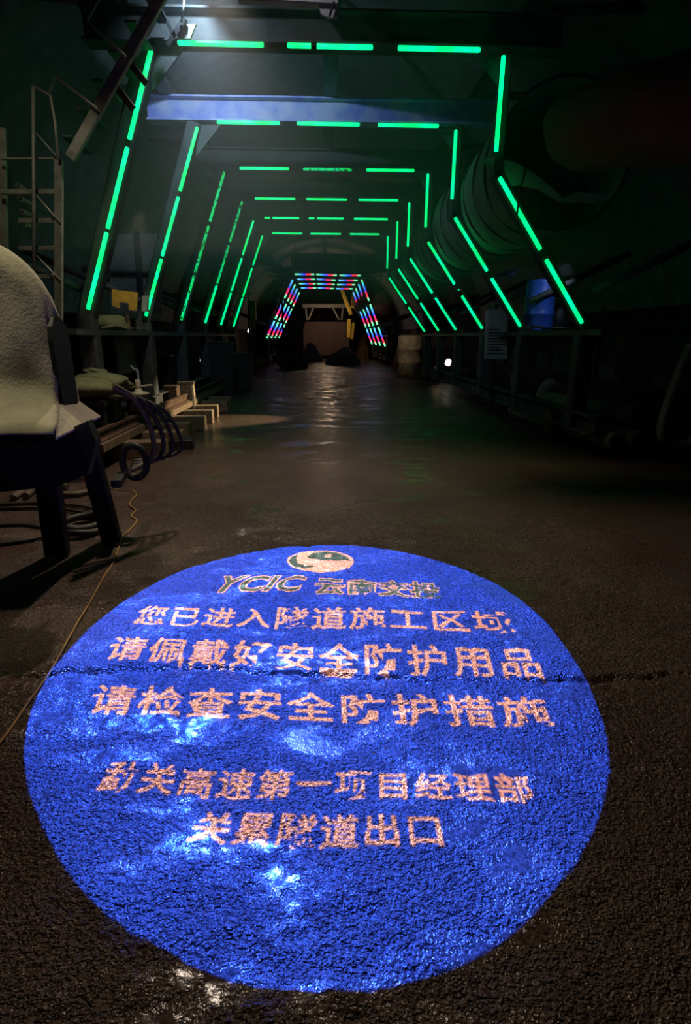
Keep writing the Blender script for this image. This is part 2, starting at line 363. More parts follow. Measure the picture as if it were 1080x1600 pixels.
def cdt_region(groups, outer):
    # outer outline split into regions; a triangle takes the highest-ranked region whose shapes hold its middle
    verts = []; faces = []; rank = []
    for r, polys in groups:
        for p in polys:
            if len(p) < 3: continue
            ar = sum(p[i].x*p[(i+1) % len(p)].y-p[(i+1) % len(p)].x*p[i].y for i in range(len(p)))
            if abs(ar) < 1e-9: continue
            if ar < 0: p = p[::-1]
            n = len(verts); verts += [Vector((q.x, q.y)) for q in p]; faces.append(list(range(n, n+len(p)))); rank.append(r)
    n = len(verts); verts += outer; faces.append(list(range(n, n+len(outer)))); rank.append(0)
    V, E_, F_, ov, oe, of = geometry.delaunay_2d_cdt(verts, [], faces, 1, 1e-6, True)
    P = np.array([[p.x, p.y] for p in V]); cen = np.array([P[list(f)].mean(0) for f in F_]); rk = np.zeros(len(F_), int)
    order = np.argsort(cen[:, 0]); cs = cen[order]; rks = rk[order]
    for f, r in zip(faces, rank):
        if r == 0: continue
        q = np.array([[verts[i].x, verts[i].y] for i in f]); a, b = np.searchsorted(cs[:, 0], (q[:, 0].min(), q[:, 0].max()))
        x, y = cs[a:b, 0], cs[a:b, 1]; ins = np.zeros(b-a, bool)
        for k in range(len(q)):
            (x0, y0), (x1, y1) = q[k-1], q[k]
            if y0 == y1: continue
            ins ^= ((y0 > y) != (y1 > y)) & (x < (x1-x0)*(y-y0)/(y1-y0)+x0)
        rks[a:b] = np.where(ins, np.maximum(rks[a:b], r), rks[a:b])
    rk[order] = rks
    return V, F_, list(rk)
lines = [("您已进入隧道施工区域", [(222, 944), (795, 956), (808, 992), (205, 974)]),
         ("请佩戴好安全防护用品", [(180, 992), (836, 1014), (852, 1063), (160, 1036)]),
         ("请检查安全防护措施", [(152, 1073), (848, 1087), (870, 1138), (134, 1119)]),
         ("勐关高速第一项目经理部", [(172, 1192), (825, 1213), (840, 1260), (148, 1236)]),
         ("关累隧道出口", [(314, 1262), (686, 1278), (697, 1332), (288, 1313)])]
white = []; dark = []
for t_, q_ in lines: white += text_loops(t_, q_, .016)
for t_, q_, sh in (("YCIC", [(352, 900), (480, 902), (476, 926), (338, 923)], .3), ("云南交投", [(496, 904), (684, 909), (691, 935), (492, 930)], 0)):
    white += text_loops(t_, q_, .02, sh, .035, 1.06); dark += text_loops(t_, q_, .012, sh, 0, 1.06)
def px_poly(pts): return [Vector((p.x, p.y)) for p in (gr(*q) for q in pts)]
ell = lambda cx, cy, rx, ry, n=40, ph=0: [(cx+rx*math.cos(2*PI*k/n+ph), cy+ry*math.sin(2*PI*k/n+ph)) for k in range(n)]
white.append(px_poly(ell(501, 877.5, 52, 18)))
crest = [(480, 870), (488, 864), (505, 861), (525, 863), (540, 869), (549, 877), (540, 875), (525, 875.5), (508, 875), (492, 874), (482, 873)]
leftp = [(452, 877), (458, 869), (466, 866), (463, 873), (466, 881), (478, 885), (495, 884), (478, 890), (462, 888), (454, 883)]
dot = ell(513, 868, 6, 2.4, 16)
dark2 = [px_poly(crest), px_poly(leftp)]
edge = []
LV = Vector(LAMP); ax = (SPOT_C-LV).normalized(); D = .20; SC0 = LV+ax*D
half = math.atan(1.17/(SPOT_C-LV).length)
u_ = ax.orthogonal().normalized(); v_ = ax.cross(u_)
rim = [(500, 850), (600, 858), (690, 876), (770, 908), (845, 962), (905, 1040), (940, 1115), (956, 1190), (945, 1270), (912, 1345), (850, 1420), (770, 1485), (665, 1532), (540, 1556),
       (420, 1548), (300, 1510), (200, 1452), (120, 1380), (68, 1300), (40, 1225), (36, 1160), (58, 1085), (110, 1010), (190, 940), (280, 893), (390, 862)]
rg = [gr(*p) for p in rim]; rg = bez([rg[-1]]+rg+[rg[0], rg[1]], 6)[6:-6][:-1]
edge = [Vector((q.x, q.y)) for q in rg][::-1]
ar = sum(edge[i-1].x*edge[i].y-edge[i].x*edge[i-1].y for i in range(len(edge)))
if ar < 0: edge = edge[::-1]
V2, F2, R2 = cdt_region([(1, white), (2, dark), (2, dark2), (3, [px_poly(dot)])], edge)
def slide_pt(p):
    d = Vector((p.x, p.y, 0))-LV; return LV+d*(D/d.dot(ax))
pj = thing('sign_projector', LV+Vector((0, 0, -.2)), 'dark sign projector on the nearest gantry beam throwing the round blue notice', 'projector', None)
def slide_mat(name, c):
    m = bpy.data.materials.new(name); m.use_nodes = True; nt = m.node_tree; nt.nodes.clear()
    o = nt.nodes.new('ShaderNodeOutputMaterial'); t = nt.nodes.new('ShaderNodeBsdfTransparent'); t.inputs[0].default_value = (*c, 1)
    nt.links.new(t.outputs[0], o.inputs[0]); return m
me = bpy.data.meshes.new('slide'); me.from_pydata([slide_pt(p)-wloc(pj) for p in V2], [], [list(f) for f in F2])
for nm, c in (('blue_slide', (.010, .075, .92)), ('pale_slide', (1, .62, .62)), ('dark_slide', (.06, .14, .16))): me.materials.append(slide_mat(nm, c))
me.polygons.foreach_set('material_index', [{0: 0, 1: 1, 2: 2, 3: 1}.get(r, 0) for r in R2])
so = bpy.data.objects.new('slide', me); COL.objects.link(so); so.parent = pj
mb = MB(); n = len(edge); inn = [SC0+(slide_pt(p)-SC0)*.985 for p in edge]; vs = []
out = [SC0+(q-SC0).normalized()*.098 for q in inn]
for ring in ([q-ax*.002 for q in inn], [q-ax*.002 for q in out], [q+ax*.004 for q in out], [q+ax*.004+(q-SC0)*.03 for q in inn]): vs += ring
mb.add(vs, [[j*n+k, j*n+(k+1) % n, ((j+1) % 4)*n+(k+1) % n, ((j+1) % 4)*n+k] for j in range(4) for k in range(n)]); mb.build('slide_plate', M['steel_dark'], pj)
mb = MB(); mb.pipe(LV-ax*.12, LV+ax*.26, .112, .106, 28); mb.build('barrel', M['steel_dark'], pj)
mb = MB(); mb.lathe(LV-ax*.42, [(.03, 0), (.12, .02), (.125, .28), (.112, .30)], 24, ax); mb.build('housing', M['steel_dark'], pj)
mb = MB(); mb.bar(LV+Vector((-.11, 0, -.05)), LV+Vector((-.11, 0, .30)), .03, .008); mb.bar(LV+Vector((.11, 0, -.05)), LV+Vector((.11, 0, .30)), .03, .008); mb.bar(LV+Vector((-.11, 0, .30)), LV+Vector((.11, 0, .30)), .03, .01)
mb.bar(LV+Vector((0, 0, .3)), LV+Vector((0, 1.2, .34)), .05, .05); mb.build('bracket', M['steel_dark'], pj)

# ------------------------------------------------------------------ lining trolleys (steel gantries)
OFF = [0, .01, .05, .15, .01, 0]; DK = [7.70+2.42*k+OFF[k] for k in range(6)]
ZT = EYE+3.23
def gantry(name, label, ds, near):
    g = thing(name, (0, ds[0], 0), label, 'gantry')
    for k, d in enumerate(ds):
        y = d+.17
        mb = MB(); mb.ibeam((-2.75, y, ZT+.21), (2.9, y, ZT+.21), .26, .34, .025); mb.build('cross_beam', M['blue'] if (near and k == 1) else M['steel'], g)
        mb = MB(); mb.bar((-2.02, y, ZT+.03), (-3.17, y, 1.82), .22, .20, (0, 1, 0)); mb.bar((-3.17, y, 1.9), (-3.17, y, .34), .24, .22, (0, 1, 0)); mb.build('left_leg', M['steel'], g)
        mb = MB(); mb.bar((2.24, y, ZT+.03), (2.24, y, 3.52), .12, .20, (0, 1, 0)); mb.bar((2.22, y, 3.58), (3.62, y, 1.70), .13, .20, (0, 1, 0)); mb.bar((3.66, y, 1.8), (3.66, y, .34), .24, .22, (0, 1, 0)); mb.build('right_leg', M['steel'], g)
        for s, x in (('left', -2.02), ('right', 2.28)):
            mb = MB(); sx = 1 if x < 0 else -1
            mb.prism([(x, y-.015, ZT), (x+sx*.45, y-.015, ZT+.05), (x, y-.015, ZT-.42)], (0, .03, 0)); mb.build('gusset', M['steel'], g)
    y0, y1 = ds[0]-.5, ds[-1]+.7
    for x, z in ((-2.4, ZT+.5), (0.15, ZT+.5), (2.6, ZT+.5)):
        mb = MB(); mb.ibeam((x, y0, z), (x, y1, z), .2, .24, .02); mb.build('long_girder', M['steel'], g)
    for x0, x1, nm in ((-4.3, -3.05, 'left_walkway'), (3.55, 4.9, 'right_walkway')):
        mb = MB(); mb.box(((x0+x1)/2, (y0+y1)/2, 1.66), (x1-x0, y1-y0, .07)); mb.build(nm, M['steel'], g)
    for x in (-3.17, 3.66):
        mb = MB(); mb.ibeam((x, y0, .46), (x, y1, .46), .24, .26, .02); mb.build('sill_beam', M['steel'], g)
    for x in (-3.17, 3.66):
        for y in (ds[0]+.9, ds[-1]-.2):
            mb = MB(); mb.lathe((x-.09, y, .30), [(.1, 0), (.2, 0), (.2, .03), (.16, .04), (.16, .14), (.2, .15), (.2, .18), (.1, .18)], 24, (1, 0, 0)); mb.build('wheel', M['rust'], g)
    # formwork shell carried over the gantry: curved plates
    mb = MB(); vs = []; ys = np.linspace(y0, y1, 9); na = 30
    for i in range(na+1):
        a = math.radians(8+164*i/na)
        for y in ys: vs.append((TX+(5.55)*math.cos(a), y, 1.35+5.3*math.sin(a)))
        for y in ys: vs.append((TX+(5.63)*math.cos(a), y, 1.35+5.38*math.sin(a)))
    m = len(ys); st = 2*m
    fs = []
    for i in range(na):
        for j in range(m-1):
            fs += [[i*st+j, i*st+j+1, (i+1)*st+j+1, (i+1)*st+j], [i*st+m+j, (i+1)*st+m+j, (i+1)*st+m+j+1, i*st+m+j+1]]
        fs += [[i*st, (i+1)*st, (i+1)*st+m, i*st+m], [i*st+m-1, i*st+2*m-1, (i+1)*st+2*m-1, (i+1)*st+m-1]]
    mb.add(vs, fs, True); mb.build('formwork_shell', M['grey'], g)
    for d in ds:
        for x0, z0, x1, z1 in ((-2.5, ZT+.45, -3.6, 5.35), (2.7, ZT+.45, 3.9, 5.35), (-3.17, 2.2, -5.05, 3.0), (3.7, 2.2, 5.4, 3.0), (.15, ZT+.6, .15, 6.62)):
            mb = MB(); mb.tube([(x0, d+.17, z0), (x1, d+.17, z1)], .055, 10); mb.build('jack_strut', M['steel'], g)
    return g
gantry('lining_trolley', 'tall dark steel gantry with six portal frames standing over the near roadway', DK, True)
DR = [32.0, 34.7, 37.5, 40.6]
gantry('lining_trolley', 'far steel gantry beyond the sign banner, carrying the striped coloured lights', DR, False)
# ------------------------------------------------------------------ LED tubes
def led_proto(mat_, L=1.0, r=.026):
    t = thing('led_tube', (0, 0, 0), '-', 'led tube')
    mb = MB(); mb.lathe((0, 0, 0), [(r*.5, 0), (r*.85, .006), (r, .018), (r, L-.018), (r*.85, L-.006), (r*.5, L)], 14); d = mb.build('diffuser', mat_, t)
    for z0 in (-.012, L-.002):
        mb = MB(); mb.lathe((0, 0, z0), [(r*.5, 0), (r*.8, .002), (r*.8, .012), (r*.5, .014)], 12); mb.build('end_cap', M['steel_dark'], t)
    return t
protos = {'led': led_proto(M['led']), 'led_dirty': led_proto(M['led_dirty'])}
used_p = set()
def place_tube(kind, p0, p1, label, group, dark_sleeve=None):
    pr = protos[kind]
    if kind in used_p: o = copy_tree(pr)
    else: o = pr; used_p.add(kind)
    p0 = Vector(p0); p1 = Vector(p1); d = p1-p0
    o.location = p0; o.rotation_mode = 'QUATERNION'; o.rotation_quaternion = d.to_track_quat('Z', 'Y'); o.scale = (1, 1, d.length)
    tag(o, label, 'led tube', group)
    if dark_sleeve:
        mb = MB(); mb.lathe((0, 0, dark_sleeve-.035), [(.02, 0), (.034, .004), (.034, .066), (.02, .07)], 12)  # black sleeve added where a hanging cable would hide the tube
        c = mb.build('dark_sleeve', M['black'], None, (0, 0, 0)); c.parent = o
    return o
ORD = ['first', 'second', 'third', 'fourth', 'fifth', 'last']
for k, d in enumerate(DK):
    y = d; g = 'green led tubes on the near gantry arches'
    x0 = -1.64; 
    for (a, b), nm in zip(((0, .99), (1.26, 2.26), (2.55, 3.53)), ('left', 'middle', 'right')):
        cl = .31 if (k == 0 and nm == 'middle') else (.2 if k == 4 and nm != 'right' else None)
        place_tube('led_dirty' if (k == 2 and nm == 'middle') else 'led', (x0+a, y, ZT-.003*a), (x0+b, y, ZT-.003*b),
                   f'green LED tube, {nm} of three across the top of the {ORD[k]} green arch', g, cl)
    P0, P1 = Vector((-1.95, y, EYE+3.16)), Vector((-3.07, y, EYE+.34)); Ln = (P1-P0).length; dd = (P1-P0)/Ln
    for (a, b), nm in zip(((0, .97), (1.05, 2.01), (2.05, 3.03)), ('top', 'middle', 'bottom')):
        place_tube('led_dirty' if k in (2, 3) and not (k == 3 and nm == 'bottom') else 'led', P0+dd*a, P0+dd*b,
                   f'green LED tube, {nm} of three down the left leg of the {ORD[k]} green arch', g)
    place_tube('led', (2.17, y, EYE+3.17), (2.165, y, EYE+2.18), f'upright green LED tube on the right side of the {ORD[k]} green arch', g)
    P0, P1 = Vector((2.23, y, EYE+1.91)), Vector((3.52, y, EYE+.18)); Ln = (P1-P0).length; dd = (P1-P0)/Ln
    for (a, b), nm in zip(((0, 1.03), (1.17, 2.16)), ('upper', 'lower')):
        place_tube('led', P0+dd*a, P0+dd*b, f'green LED tube, {nm} one on the slanting right leg of the {ORD[k]} green arch', g)
ORR = ['nearest', 'second', 'third', 'farthest']
tube_me = {}
for kind in ('rgb0', 'rgb1'):
    mb = MB(); mb.lathe((0, 0, 0), [(.03, 0), (.045, .01), (.045, .99), (.03, 1)], 10); me_ = mb.build('led_tube', M[kind]); tube_me[kind] = me_.data; bpy.data.objects.remove(me_)
for k, d in enumerate(DR):
    def rgb(kind, p0, p1, label):
        o = bpy.data.objects.new('led_tube', tube_me[kind]); COL.objects.link(o); dv = Vector(p1)-Vector(p0)
        o.location = p0; o.rotation_mode = 'QUATERNION'; o.rotation_quaternion = dv.to_track_quat('Z', 'Y'); o.scale = (1, 1, dv.length)
        tag(o, label, 'led tube', 'striped led tubes on the far gantry arches')
    for (a, b), nm in zip(((0, 1.05), (1.16, 2.27), (2.42, 3.56)), ('left', 'middle', 'right')):
        rgb('rgb0' if k % 2 == 0 else 'rgb1', (-1.50+a, d, ZT-.05*(a > 2)), (-1.50+b, d, ZT-.05*(b > 1.5)), f'multicoloured LED tube, {nm} of three across the top of the {ORR[k]} striped arch')
    for sd, P0, P1 in (('left', Vector((-1.62, d, 4.55)), Vector((-3.15, d, 1.55))), ('right', Vector((2.11, d, 4.57)), Vector((3.48, d, 1.10)))):
        for a, nm in zip((0, .36, .70), ('top', 'middle', 'bottom')):
            rgb('rgb1' if (k+(sd == 'left')) % 2 else 'rgb0', P0.lerp(P1, a), P0.lerp(P1, min(a+.31, 1)), f'multicoloured LED tube, {nm} of three on the {sd} leg of the {ORR[k]} striped arch')

# ------------------------------------------------------------------ left foreground: covered machine
# outline traced as world sections: front sheet (facing the camera), crown, right side
t = thing('covered_machine', (-2.3, 3.9, 0), 'machine under a dusty beige tarpaulin hood on splayed dark steel legs, at the left edge', 'machine')
def hood():
    mb = MB(); nu, nv = 60, 44; vs = []
    # v runs from the front hem (towards the camera) up, over the crown and down the back; u runs from left to right
    yf, yb = 3.40, 3.62
    for j in range(nv+1):
        v = j/nv
        for i in range(nu+1):
            u = i/nu; x = -3.5+u*1.9
            top = 2.17-.02*u
            # crown rounding towards the right edge
            e = max(0, (x+2.06)/.46); 
            zt = top-.46*(1-math.sqrt(max(0, 1-min(e, 1)**2)))
            if v < .42:                                          # front sheet
                q = v/.42; z = 1.10-.08*(1-u)+(zt-.10-1.10)*q; fl = max(0, 1-q*3.2)
                y = yf-.34*fl**2+.05*q+(1-q)*(.024*math.sin(9*u+5*q)+.018*math.sin(31*u-7*q)+.02*math.sin(47*u+9*q)*q)
                z -= .0
            elif v < .66:
                q = (v-.42)/.24; y = yf+.05+(yb-yf-.05)*q; z = zt-.10+.10*math.sin(PI*q)
            else:
                q = (v-.66)/.34; z = zt-.10-(zt-.10-1.2)*q; y = yb+.06*q
            
            xx = x
            if v < .42:
                q = v/.42; xx = x+(.10*max(0, 1-q*3.2)**1.6 if u > .6 else 0)*((u-.6)/.4)
            vs.append((xx, y, z))
    m = nu+1
    mb.add(vs, [[j*m+i, j*m+i+1, (j+1)*m+i+1, (j+1)*m+i] for j in range(nv) for i in range(nu)], True)
    return mb
hood().build('tarpaulin', M['tarp'], t).modifiers.new('thick', 'SOLIDIFY').thickness = .012
# unlit roadway side of the hood, its shade painted as a black round-bottomed panel
side = [(3.645, 1.28), (3.635, 1.20), (3.60, 1.16), (3.49, 1.16), (3.44, 1.20), (3.425, 1.30), (3.425, 1.58), (3.44, 1.66), (3.48, 1.71), (3.57, 1.71), (3.63, 1.66), (3.645, 1.58)]
mb = MB(); mb.prism([(-1.592, y, z) for y, z in side], (-.03, 0, 0)); mb.build('shaded_side', M['black'], t)
mb = MB(); mb.prism([(-1.60, 3.38, 1.22), (-1.60, 3.68, 1.20), (-1.515, 3.77, 1.09), (-1.50, 3.08, 1.065)], (-.006, 0, -.014)); mb.build('side_hem', M['tarp'], t)
mb = MB(); mb.box((-2.6, 3.72, .93), (1.75, .7, .25)); mb.prism([at(x, y, 3.34) for x, y in ((-160, 690), (60, 692), (136, 658), (150, 690), (136, 742), (90, 760), (-160, 785))], (0, .08, 0)); mb.build('body', M['steel_dark'], t)
def mleg(p0, p1, w): 
    q = MB(); q.bar(p0, p1, w, .08, (0, 1, 0)); q.build('leg', M['steel_dark'], t)
mleg((-1.80, 4.10, 1.04), (-1.765, 4.28, .0), .15); mleg((-1.48, 3.42, 1.0), (-1.62, 3.42, .80), .10)
mleg((-2.02, 3.95, .85), (-2.05, 3.94, .02), .17); mleg((-3.3, 3.5, .9), (-3.4, 3.45, .02), .13)
mb = MB(); ring = [(-1.60+.10*math.cos(a), 4.55, .60+.14*math.sin(a)) for a in np.linspace(0, 2*PI, 20)[:-1]]; mb.tube(ring, .03, 8, True)
mb.bar((-1.7, 4.5, .5), (-1.64, 4.2, .5), .08, .06); mb.build('towing_eye', M['steel_dark'], t)
for k in range(4):
    mb = MB(); pts = bez([(-1.60-.02*k, 4.3+.05*k, 1.25-.02*k), (-1.50+.05*k, 4.45+.06*k, 1.12-.03*k), (-1.43+.06*k, 4.55+.07*k, .86-.04*k), (-1.47+.05*k, 4.6+.05*k, .62), (-1.62, 4.5+.02*k, .54+.02*k)], 8)
    mb.tube(pts, .022-.002*k, 8); mb.build('cable', M['hosed'] if k else M['hose'], t)
# loose hoses and cables lying under and beside it
gp = lambda px, py, z=.03: gr(px, py, z)
H1 = [[(20, 778), (45, 762), (75, 745), (110, 740), (135, 738)], [(40, 775), (70, 752), (100, 748), (132, 746)], [(95, 772), (118, 772), (140, 767)], [(60, 770), (85, 757), (105, 760)]]
for i, (pp, lb) in enumerate(zip(H1, ('long bent tan hose lying nearest the back under the covered machine', 'bent tan hose with a capped end lying just in front of the longest hose', 'short curved tan hose at the foot of the splayed machine leg', 'short tan hose tucked between the two long ones under the machine'))):
    mb = MB(); mb.tube(bez([gp(*p, .035+.01*(i % 2)) for p in pp]), .034-.004*(i > 1), 10); solo(mb, 'hose', M['hose'], lb, 'hose', 'hoses under the covered machine')
for i, (pp, lb) in enumerate(zip([[(-20, 789), (60, 786), (120, 790), (155, 797)], [(-20, 795), (70, 794), (140, 803), (160, 820)], [(-20, 822), (40, 820), (85, 828)], [(-20, 852), (40, 845), (100, 830)]],
        ('black cable running straight in under the machine, the one nearest the back', 'second black cable curling round past the machine leg', 'thin black cable crossing the reddish patch of ground under the machine', 'thin black cable nearest the camera beneath the machine'))):
    mb = MB(); mb.tube(bez([gp(*p, .02) for p in pp]), .016, 8); solo(mb, 'cable', M['hosed'], lb, 'cable', 'black cables under the covered machine')
mb = MB(); c0 = gr(130, 810, .10); mb.tube([c0+Vector((.20*math.cos(a), .24*math.sin(a), .012*math.sin(3*a)-.06)) for a in np.linspace(0, 2*PI, 28)[:-1]], .03, 8, True)
mb.tube([c0+Vector((.17*math.cos(a), .20*math.sin(a), .012*math.sin(2*a)-.02)) for a in np.linspace(0, 2*PI, 28)[:-1]], .03, 8, True); solo(mb, 'hose_coil', M['hosed'], 'coil of black hose on the ground behind the front machine leg', 'hose')
mb = MB(); mb.tube(bez([gr(x, y, .008) for x, y in [(150, 745), (160, 756), (175, 763), (192, 766), (206, 766), (213, 773), (205, 782), (203, 790), (212, 797), (205, 806), (214, 813), (205, 826), (192, 838), (186, 855), (176, 880), (160, 905), (140, 942), (124, 968), (106, 1000), (78, 1050), (46, 1095), (14, 1142), (-10, 1172)]], 5), .0065, 6)
solo(mb, 'wire', M['wire'], 'thin orange wire trailing over the ground from the machine leg to the left edge', 'wire')
# ------------------------------------------------------------------ left: stair tower
st = thing('stair_tower', (-3.4, 7.0, 0), 'grey steel stair tower with a ladder frame and tube handrails behind the covered machine', 'stair')
d = 7.0
mb = MB(); a = at(92, 250, d); mb.bar(a, (a.x-.55, d, 0), .09, .05); mb.build('post', M['galv'], st)
mb = MB(); a = at(2, 200, 7.2); mb.bar(a, (a.x-.62, 7.2, 0), .09, .05); mb.build('post', M['galv'], st)
mb = MB(); mb.tube([at(52, 135, 6.9), at(53, 440, 6.9)], .018, 10); mb.build('pole', M['galv'], st)
for y in (248, 300, 345, 388, 432):
    mb = MB(); mb.bar(at(2 if y in (248, 300) else 30, y, 7.05), at(92, y, 7.05), .04, .02 if y == 248 else .05); mb.build('rung', M['galv'], st)
for a, b in (((54, 302), (94, 348)), ((54, 396), (94, 438)), ((54, 205), (90, 246))):
    mb = MB(); mb.tube([at(*a, 6.95), at(*b, 6.95)], .010, 8); mb.build('brace', M['galv'], st)
mb = MB(); mb.tube([at(52, 134, 6.9), at(79, 150, 6.9), at(86, 190, 6.9), at(91, 248, 6.9)], .016, 10); mb.build('handrail', M['galv'], st)
mb = MB(); mb.tube([at(77, 148, 6.9), at(88, 119, 6.9), at(152, 171, 6.9)], .016, 10); mb.build('handrail', M['galv'], st)
mb = MB(); mb.tube([at(160, -12, 6.9), at(135, 33, 6.9), at(196, 88, 6.9)], .016, 10); mb.build('handrail', M['galv'], st)
mb = MB(); mb.bar(at(256, -12, 7.0), at(110, 247, 7.0), .11, .06, (0, 1, 0)); mb.build('stringer', M['galv'], st)
mb = MB(); mb.bar(at(256, -12, 7.7), at(110, 247, 7.7), .11, .06, (0, 1, 0)); mb.build('stringer', M['steel'], st)
for k in range(6):
    a = at(256, -12, 7.35).lerp(at(110, 247, 7.35), (k+.5)/6); mb = MB(); mb.box(a, (.12, .60, .02)); mb.build('tread', M['steel'], st)
for k, (a, b) in enumerate((((200, 95), (228, 130)), ((178, 130), (208, 170)))):
    mb = MB(); mb.bar(at(*a, 7.1), at(*b, 7.1), .07, .05, (0, 1, 0)); mb.build('bracket', M['steel_dark'], st)
# stacked pipes behind the hood at the left edge
lab = ['uppermost thin scaffold tube behind the stair post at the left edge', 'second scaffold tube down behind the stair post', 'third scaffold tube down behind the stair post', 'lowest scaffold tube behind the stair post']
for k in range(4):
    mb = MB(); a = at(-20, 285+18*k, 8.2); mb.pipe(a+Vector((0, 1.6, .1)), at(28+3*k, 290+20*k, 7.6), .03, .024, 12); solo(mb, 'scaffold_tube', M['galv'], lab[k], 'tube', 'scaffold tubes behind the stair')
sr = thing('tube_rack', at(8, 560, 8.4)*1, 'dark upright rack holding scaffold tubes at the left edge', 'rack')
sr.location.z = 0
for x in (-4.9, -4.5):
    mb = MB(); mb.bar((x, 8.5, 0), (x, 8.5, 3.6), .1, .1); mb.build('post', M['steel_dark'], sr)
for z in (2.35, 2.6, 2.85, 3.1, 3.35):
    mb = MB(); mb.bar((-5.0, 8.45, z), (-4.38, 8.45, z), .05, .05); mb.build('arm', M['steel'], sr)

# ------------------------------------------------------------------ left side of the roadway
mb = MB(); y0_, y1_ = 8.75, 13.6
def skirt(y0, y1, x=-3.22, z0=1.02, z1=1.58):
    q = MB(); n = int((y1-y0)/.09); pts = []
    for i in range(n+1): pts.append((x+(.02 if i % 2 else -.02), y0+(y1-y0)*i/n))
    vs = [(a, b, z) for z in (z0, z1) for a, b in pts]+[(a-.02, b, z) for z in (z0, z1) for a, b in pts]; m = n+1
    fs = [[i, i+1, m+i+1, m+i] for i in range(n)]+[[2*m+i, 3*m+i, 3*m+i+1, 2*m+i+1] for i in range(n)]+[[m+i, m+i+1, 3*m+i+1, 3*m+i] for i in range(n)]+[[i, 2*m+i, 2*m+i+1, i+1] for i in range(n)]
    return q.add(vs, fs)
c = thing('site_cabinet', (-3.6, 10.4, .95), 'long grey cabinet with a ribbed metal front under the left walkway', 'cabinet')
skirt(9.3, 11.5, -3.34).build('ribbed_front', M['grey'], c)
mb = MB(); mb.box((-3.80, 10.4, 1.29), (.85, 2.1, .60)); mb.build('body', M['rust'], c)
mb = MB(); mb.box((-3.78, 10.4, 1.605), (.94, 2.3, .03)); mb.build('top', M['steel'], c)
mb = MB(); 
for yy in (9.5, 11.3): mb = MB(); mb.box((-3.8, yy, .5), (.7, .12, 1.0)); mb.build('stand', M['steel_dark'], c)
p = at(195, 468, 9.6)
bx = thing('board', (p.x, 9.6, 1.72), 'yellow notched board propped upright on the left walkway', 'board')
q = [at(175, 452, 9.6), at(197, 455, 9.6), at(215, 457, 9.6), at(213, 486, 9.6), at(201, 484, 9.6), at(201, 474, 9.6), at(187, 472, 9.6), at(187, 482, 9.6), at(175, 478, 9.6)]
mb = MB(); mb.prism(q, (0, .03, 0)); mb.build('sheet', M['card'], bx)
mb = MB(); mb.bar((p.x, 9.66, 1.70), (p.x, 9.64, 1.95), .05, .03); mb.build('prop', M['wood'], bx)
mb = MB(); mb.blob((-3.55, 9.55, 1.80), (.42, .22, .16), 4, .2, 14, .6); solo(mb, 'bundle', M['sack'], 'low dusty bundle lying on the left walkway in front of the yellow board', 'bundle')
mb = MB(); mb.tube(bez([(-3.5, 9.2, 1.73), (-3.3, 9.3, 1.77), (-3.15, 9.4, 1.72), (-3.25, 9.7, 1.74), (-3.12, 10.1, 1.73), (-3.2, 10.6, 1.73)]), .018, 8); solo(mb, 'hose', M['hose'], 'loose grey hose draped along the walkway edge before the yellow board', 'hose')
# window-like frame of sheets standing behind the arches on the left
sf = thing('sheet_screen', (-4.0, 11.3, 1.7), 'tall grey sheet screen with dark crossing bars behind the second arch, left side', 'screen')
a, b_, c_, e_ = at(172, 365, 11.2), at(252, 365, 11.2), at(252, 490, 11.2), at(172, 490, 11.2)
mb = MB(); mb.prism([a, b_, c_, e_], (0, .04, 0)); mb.build('sheet', M['grey'], sf)
mb = MB(); mb.bar(at(214, 362, 11.15), at(222, 490, 11.15), .09, .05, (0, 1, 0)); mb.build('bar', M['steel_dark'], sf)
mb = MB(); mb.bar(at(172, 425, 11.15), at(254, 427, 11.15), .06, .05); mb.build('bar', M['steel_dark'], sf)
mb = MB(); mb.prism([at(222, 462, 10.0), at(231, 462, 10.0), at(229, 487, 10.0), at(222, 486, 10.0)], (0, .15, 0)); solo(mb, 'box', M['ductedge'], 'narrow pale box beside the bottom end of the second arch left leg', 'box')
# rail and sleepers along the left edge
RX = -2.82; RZ = .50
rl = thing('crane_rail', (RX, 7, .3), 'steel rail on timber blocks along the left side of the roadway', 'rail')
pr_ = [(-.07, 0), (.07, 0), (.07, .015), (.015, .03), (.013, .10), (.036, .115), (.036, .145), (-.036, .145), (-.036, .115), (-.013, .10), (-.015, .03), (-.07, .015)]
mb = MB(); mb.prism([(RX+x, 6.7, RZ-.145+z) for x, z in pr_], (0, 8.6, 0)); mb.build('rail_bar', M['rust'], rl)
mb = MB(); mb.box((RX, 10.9, RZ-.20), (.22, 8.4, .10)); mb.build('bearer', M['wood'], rl)
LBL = ['nearest', 'second', 'third', 'fourth', 'fifth', 'sixth', 'seventh', 'eighth']
for k in range(8):
    y = 7.5+.82*k; mb = MB(); mb.box((RX+.16+.05*math.sin(k*2.3), y, .125), (.95, .24, .25), .06*math.sin(k*1.7), .05)
    solo(mb, 'timber_block', M['wood'], f'dirty timber block under the left rail, {LBL[k]} from the camera', 'timber block', 'timber blocks under the left rail')
mb = MB(); mb.box((-2.35, 8.2, .07), (.75, .3, .14), .1); solo(mb, 'plank_block', M['black'], 'dark block lying on the roadway edge in front of the rail blocks', 'block')
